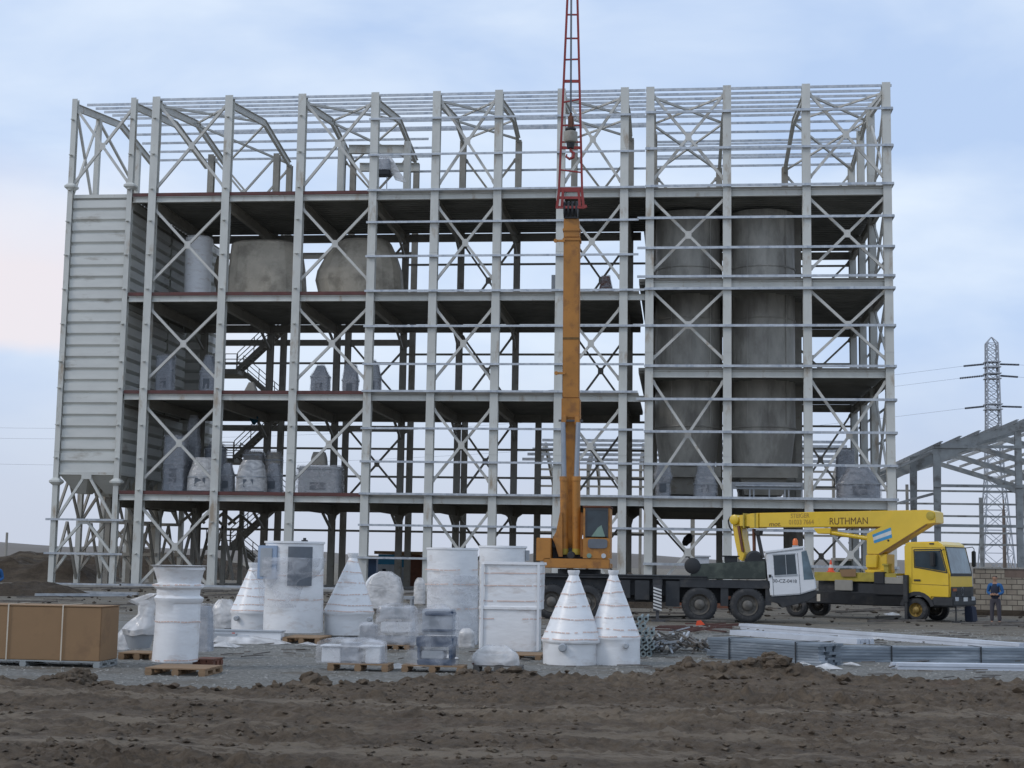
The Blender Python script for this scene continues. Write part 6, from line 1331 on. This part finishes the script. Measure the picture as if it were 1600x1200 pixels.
vpart(t, 'panel', 'hutblue', lambda b: b.box(-w_*.8, w_*.6, -.03, -.005, z_-1.0, z_-.3)); vpart(t, 'door', 'grey', lambda b: b.box(w_*.0, w_*.5, -.03, -.005, 0, z_-1.2))
t, w_, z_ = hut(640, 664, 862, 900, 101, 'rust', 'rusty brown container hut half hidden behind the tall drum', 'card')
t, w_, z_ = hut(571, 588, 868, 900, 112, 'blue', 'dark blue container left of the white site hut', 'inner')
t, w_, z_ = hut(1083, 1108, 868, 900, 230, 'hut', 'far pale building under the crossing braces in the first tower bay', 'hut')
t, w_, z_ = hut(1310, 1345, 872, 900, 120, 'camo', 'dark green container behind the yellow truck boom', 'inner')
p = gnd(1090, 918); b = MB(); b.box(-1.2, 1.2, 0, 1, 0, 1.15); b.box(-1.25, 1.25, -.05, 1.05, 1.152, 1.2); tag(b.build('brown_crate', 'rust', loc=(at(1095, 900, 66).x, 66, 0)), 'brown crate on the ground behind the dark crane engine cover', 'crate')

# ------------------------------------------------------------------ goods on the floors of the frame
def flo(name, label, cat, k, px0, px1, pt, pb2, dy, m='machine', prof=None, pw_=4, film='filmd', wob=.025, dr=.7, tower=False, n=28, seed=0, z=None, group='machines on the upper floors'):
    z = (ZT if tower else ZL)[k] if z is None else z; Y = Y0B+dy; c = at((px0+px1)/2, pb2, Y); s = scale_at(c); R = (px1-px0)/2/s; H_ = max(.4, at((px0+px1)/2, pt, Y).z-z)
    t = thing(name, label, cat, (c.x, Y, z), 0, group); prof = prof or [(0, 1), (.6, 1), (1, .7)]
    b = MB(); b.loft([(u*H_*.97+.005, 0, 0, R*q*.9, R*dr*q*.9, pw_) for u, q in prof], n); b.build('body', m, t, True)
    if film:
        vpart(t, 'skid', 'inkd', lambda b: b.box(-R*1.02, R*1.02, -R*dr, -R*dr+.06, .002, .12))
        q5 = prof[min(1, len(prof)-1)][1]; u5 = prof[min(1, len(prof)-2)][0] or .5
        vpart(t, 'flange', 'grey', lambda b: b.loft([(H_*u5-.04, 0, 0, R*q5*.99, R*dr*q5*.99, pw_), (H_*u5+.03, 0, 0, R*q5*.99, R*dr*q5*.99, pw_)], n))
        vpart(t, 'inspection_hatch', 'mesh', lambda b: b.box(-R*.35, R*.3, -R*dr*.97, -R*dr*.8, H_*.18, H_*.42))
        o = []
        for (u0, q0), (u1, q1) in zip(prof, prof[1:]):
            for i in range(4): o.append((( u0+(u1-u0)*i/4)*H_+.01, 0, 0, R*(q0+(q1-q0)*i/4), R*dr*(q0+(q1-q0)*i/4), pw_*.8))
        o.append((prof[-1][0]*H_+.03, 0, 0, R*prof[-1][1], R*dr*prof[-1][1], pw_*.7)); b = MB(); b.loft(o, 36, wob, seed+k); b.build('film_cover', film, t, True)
    return t
# third floor
flo('white_cylinder', 'pale white cylinder standing beside the corrugated bins on the third floor', 'cylinder', 3, 284, 333, 368, 455, 3.5, 'wrapw', [(0, .92), (.9, .97), (.97, .97), (1, .85)], 2, None, dr=1)
flo('brown_valve', 'small brownish fitting right beside the white cylinder', 'fitting', 3, 333, 352, 398, 455, 5.5, 'tank', [(0, .6), (.4, .6), (.5, 1), (.8, 1), (1, .6)], 3, None)
def tank(label, prof, Yd):
    py, xl, xr = prof[-1]; c = at((xl+xr)/2, py, Y0B+Yd); s = scale_at(c); t = thing('storage_tank', label, 'tank', (c.x, Y0B+Yd, ZL[3]), 0, 'grey tanks on the third floor'); z0 = c.z
    secs = [(max(0, at((a+d)/2, p_, Y0B+Yd).z-ZL[3]), at((a+d)/2, p_, Y0B+Yd).x-c.x, 0, (d-a)/2/s, (d-a)/2/s*.62, 2.6) for p_, a, d in reversed(prof)]
    secs[0] = (0, *secs[0][1:]); b = MB(); b.loft(secs, 16); o = b.build('shell', 'tank', t, False)
    b = MB(); b.box(-.4, .4, -.3, .3, secs[-1][0], secs[-1][0]+.06); b.build('hatch', 'tank', t)
    return t
tank('wide flat topped grey tank with sides flaring down, between the third and fourth columns', [(381, 367, 466), (384, 362, 472), (420, 358, 477), (452, 355, 481)], 4)
tank('big rounded grey tank shaped like a helmet, right of the flat topped tank', [(376, 536, 604), (381, 526, 612), (400, 510, 621), (425, 496, 629), (440, 493, 630), (452, 502, 633)], 4)
flo('motor_unit', 'small brown motor under film behind the orange boom on the third floor', 'motor', 3, 931, 962, 431, 453, 4, 'rust', [(0, 1), (.3, .9), (.8, .55), (1, .45)], 4, 'filmd')
flo('small_crate', 'small upright crate left of the orange boom on the third floor', 'crate', 3, 861, 872, 429, 453, 3, 'grey', [(0, 1), (1, 1)], 6, None)
# second floor
flo('wrapped_cabinet', 'wrapped cabinet nearest the bins on the second floor', 'cabinet', 2, 243, 272, 555, 608, 2.5, 'machine', [(0, 1), (.95, 1), (1, .9)], 7)
flo('wrapped_housing', 'rounded grey housing by the second floor column', 'housing', 2, 310, 340, 555, 608, 3.0, 'machine', [(0, 1), (.6, .95), (.9, .6), (1, .4)], 3)
flo('low_hopper', 'small low hopper in front of the second floor stairs', 'hopper', 2, 381, 404, 597, 611, 2.0, 'inner', [(0, .7), (.3, 1), (1, .4)], 4, None)
flo('wrapped_machine', 'wrapped machine with a pyramid top, left of two on the second floor', 'machine', 2, 485, 516, 570, 609, 3, 'machine', [(0, 1), (.62, 1), (.95, .45), (1, .35)], 7)
flo('wrapped_machine', 'wrapped narrow unit just right of the pyramid topped machine', 'machine', 2, 534, 561, 569, 607, 3, 'machine', [(0, .9), (.5, 1), (.95, .75), (1, .6)], 6)
flo('wrapped_machine', 'rounded wrapped unit with a dark cap on the second floor', 'machine', 2, 567, 597, 562, 607, 3, 'grey', [(0, 1), (.5, .97), (.85, .7), (1, .3)], 3)
p = at(835, 608, Y0B+1.5); b = MB(); b.prism([(-2, 0), (1.3, 0), (1.3, .3), (1.1, .32)], 'y', 0, 1.2); tag(b.build('sheet_stack', 'galv', loc=(p.x, Y0B+1.5, ZL[2]+.0)), 'flat stack of sheets left of the orange boom on the second floor', 'sheets')
p = at(910, 606, Y0B+1.5); b = MB(); b.prism([(-.4, 0), (.9, 0), (.5, .25), (-.1, .3)], 'y', 0, .8); tag(b.build('folded_sheet', 'grey', loc=(p.x, Y0B+1.5, ZL[2])), 'small folded grey sheet right of the orange boom on the second floor', 'sheet')
# first floor
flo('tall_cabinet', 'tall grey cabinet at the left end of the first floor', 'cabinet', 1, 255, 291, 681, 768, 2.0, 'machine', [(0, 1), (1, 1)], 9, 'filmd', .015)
flo('duct_elbow', 'pale duct rising behind the tall grey cabinet', 'duct', 1, 287, 310, 650, 768, 4, 'grey', [(0, 1.0), (.6, 1.1), (.75, .9), (.95, .75), (1, .5)], 4)
flo('wrapped_bell', 'pale bell shaped wrapped hopper beside the tall cabinet', 'hopper', 1, 292, 343, 716, 768, 1.6, 'wrapw', [(0, 1), (.45, .98), (.85, .72), (1, .62)], 3, 'filmw', .03)
flo('wrapped_bell', 'bell shaped wrapped hopper right of the fourth column, first floor', 'hopper', 1, 368, 417, 720, 768, 1.6, 'machine', [(0, 1), (.5, .98), (.85, .8), (1, .6)], 3, 'filmw', .03)
flo('dark_unit', 'dark wrapped unit between two bell shaped hoppers', 'machine', 1, 340, 368, 724, 768, 2.6, 'machine', [(0, 1), (.6, .9), (1, .5)], 4)
flo('dark_unit', 'dark wrapped unit right of the second bell shaped hopper', 'machine', 1, 411, 443, 724, 768, 2.8, 'machine', [(0, 1), (.6, .85), (1, .5)], 4)
flo('stacked_crate', 'wrapped crate stacked high behind the bell shaped hoppers', 'crate', 1, 378, 412, 704, 768, 5.0, 'inner', [(0, 1), (.9, 1), (1, .8)], 5)
flo('stacked_crate', 'brown wrapped crate with rounded top near the fifth column', 'crate', 1, 412, 441, 705, 768, 5.4, 'tank', [(0, 1), (.8, 1), (1, .7)], 4)
flo('stacked_crate', 'grey wrapped crate stacked behind the pale bell hopper', 'crate', 1, 318, 352, 694, 768, 5.0, 'machine', [(0, 1), (.9, 1), (1, .7)], 5)
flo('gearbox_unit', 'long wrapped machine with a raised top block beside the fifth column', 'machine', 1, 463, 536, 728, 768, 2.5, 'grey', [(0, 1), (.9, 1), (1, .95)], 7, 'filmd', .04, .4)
flo('top_block', 'tapered block set on the long wrapped machine', 'block', 1, 484, 513, 706, 728, 2.5, 'inner', [(0, 1), (.6, .9), (1, .7)], 5, None, z=at(500, 727, Y0B+2.5).z)
# tower first floor
flo('wrapped_blower', 'wrapped blower at the left of the tower first floor', 'blower', 1, 1020, 1052, 724, 776, 2, 'machine', [(0, .8), (.4, .7), (.6, 1), (1, .6)], 4, 'film', .08, tower=True)
flo('wrapped_blower', 'wrapped machine with a bulging head under the first silo', 'blower', 1, 1083, 1121, 722, 776, 2, 'machine', [(0, 1), (.4, 1), (.6, .85), (.85, .7), (1, .5)], 4, 'film', .06, tower=True)
flo('wrapped_casing', 'large wrapped casing in the last bay of the tower first floor', 'casing', 1, 1308, 1376, 730, 776, 3, 'machine', [(0, 1), (.5, 1), (.9, .6), (1, .5)], 6, 'filmd', .05, tower=True)
flo('wrapped_board', 'tall dim wrapped panel behind the last bay casing', 'panel', 1, 1306, 1336, 702, 776, 7, 'machine', [(0, 1), (1, 1)], 7, 'filmd', .03, tower=True)
t = thing('steel_rack', 'low pale steel rack under the middle silo', 'rack', (at(1200, 770, Y0B+1.2).x, Y0B+1.2, ZL[1])); s = scale_at(at(1200, 770, Y0B+1.2))
for i, dx in enumerate((-55, -28, -22, 2, 26, 32, 52)): vpart(t, 'upright', 'grey', lambda b: b.box(dx/s-.04, dx/s+.04, 0, .08, 0, .95))
vpart(t, 'top_rail', 'grey', lambda b: (b.box(-55/s, 55/s, -.02, -.005, .55, .95),)); vpart(t, 'back_rail', 'grey', lambda b: b.box(-55/s, 55/s, 1.0, 1.05, .6, .9)); vpart(t, 'pipe', 'galv', lambda b: b.tube([(-50/s, -.1, .75), (50/s, -.1, .75)], .07, 8))
# top floor: hanging wrapped load
q = at(600, 262, Y0B+5); t = thing('hanging_load', 'film wrapped load hanging in the top storey beside the sixth column', 'load', (q.x, q.y, q.z))
vpart(t, 'core', 'machine', lambda b: b.box(-.35, .4, -.3, .3, -.2, .5), bevel=.05); vpart(t, 'dark_base', 'black', lambda b: b.box(-.4, .45, -.35, .35, -.55, -.22), bevel=.05)
b = MB(); b.loft([(-.2, 0, 0, .45, .4, 3), (.3, 0, 0, .5, .42, 3), (.7, -.1, 0, .35, .3, 3)], 24, .1, 2); b.build('film_cover', 'film', t, True)
b = MB(); b.loft([(-.95, 1.35, 0, .1, .05, 2), (-.8, 1.05, 0, .3, .06, 2), (-.3, .75, 0, .28, .1, 2), (.3, .45, 0, .22, .12, 2), (.7, .2, 0, .25, .12, 2)], 20, .15, 5); b.build('loose_sheet', 'filmw', t, True)
vpart(t, 'leg', 'grey', lambda b: (b.bar((-.3, 0, -.56), (-.33, 0, ZL[4]-q.z), .05), b.bar((.2, 0, -.56), (.22, 0, ZL[4]-q.z), .05)))
q = at(396, 655, Y0B+8); b = MB(); b.loft([(-.35, .05, 0, .08, .08, 2), (-.15, .06, 0, .2, .14, 2), (.12, 0, 0, .3, .16, 2.4), (.22, -.05, 0, .25, .12, 2)], 20, .2, 3); tag(b.build('teal_cloth', 'teal', loc=q), 'dark teal cloth hanging by the first floor stairs', 'cloth')
q = at(1073, 843, Y0B+YT-.3); b = MB(); b.loft([(-.42, -.1, 0, .14, .12, 2), (-.15, 0, 0, .30, .2, 2), (.15, .1, 0, .32, .2, 2), (.38, .2, 0, .14, .1, 2)], 20, .25, 3); tag(b.build('dark_bundle', 'black', loc=q), 'black bundle caught on the crossing rear braces in the tower', 'bundle')
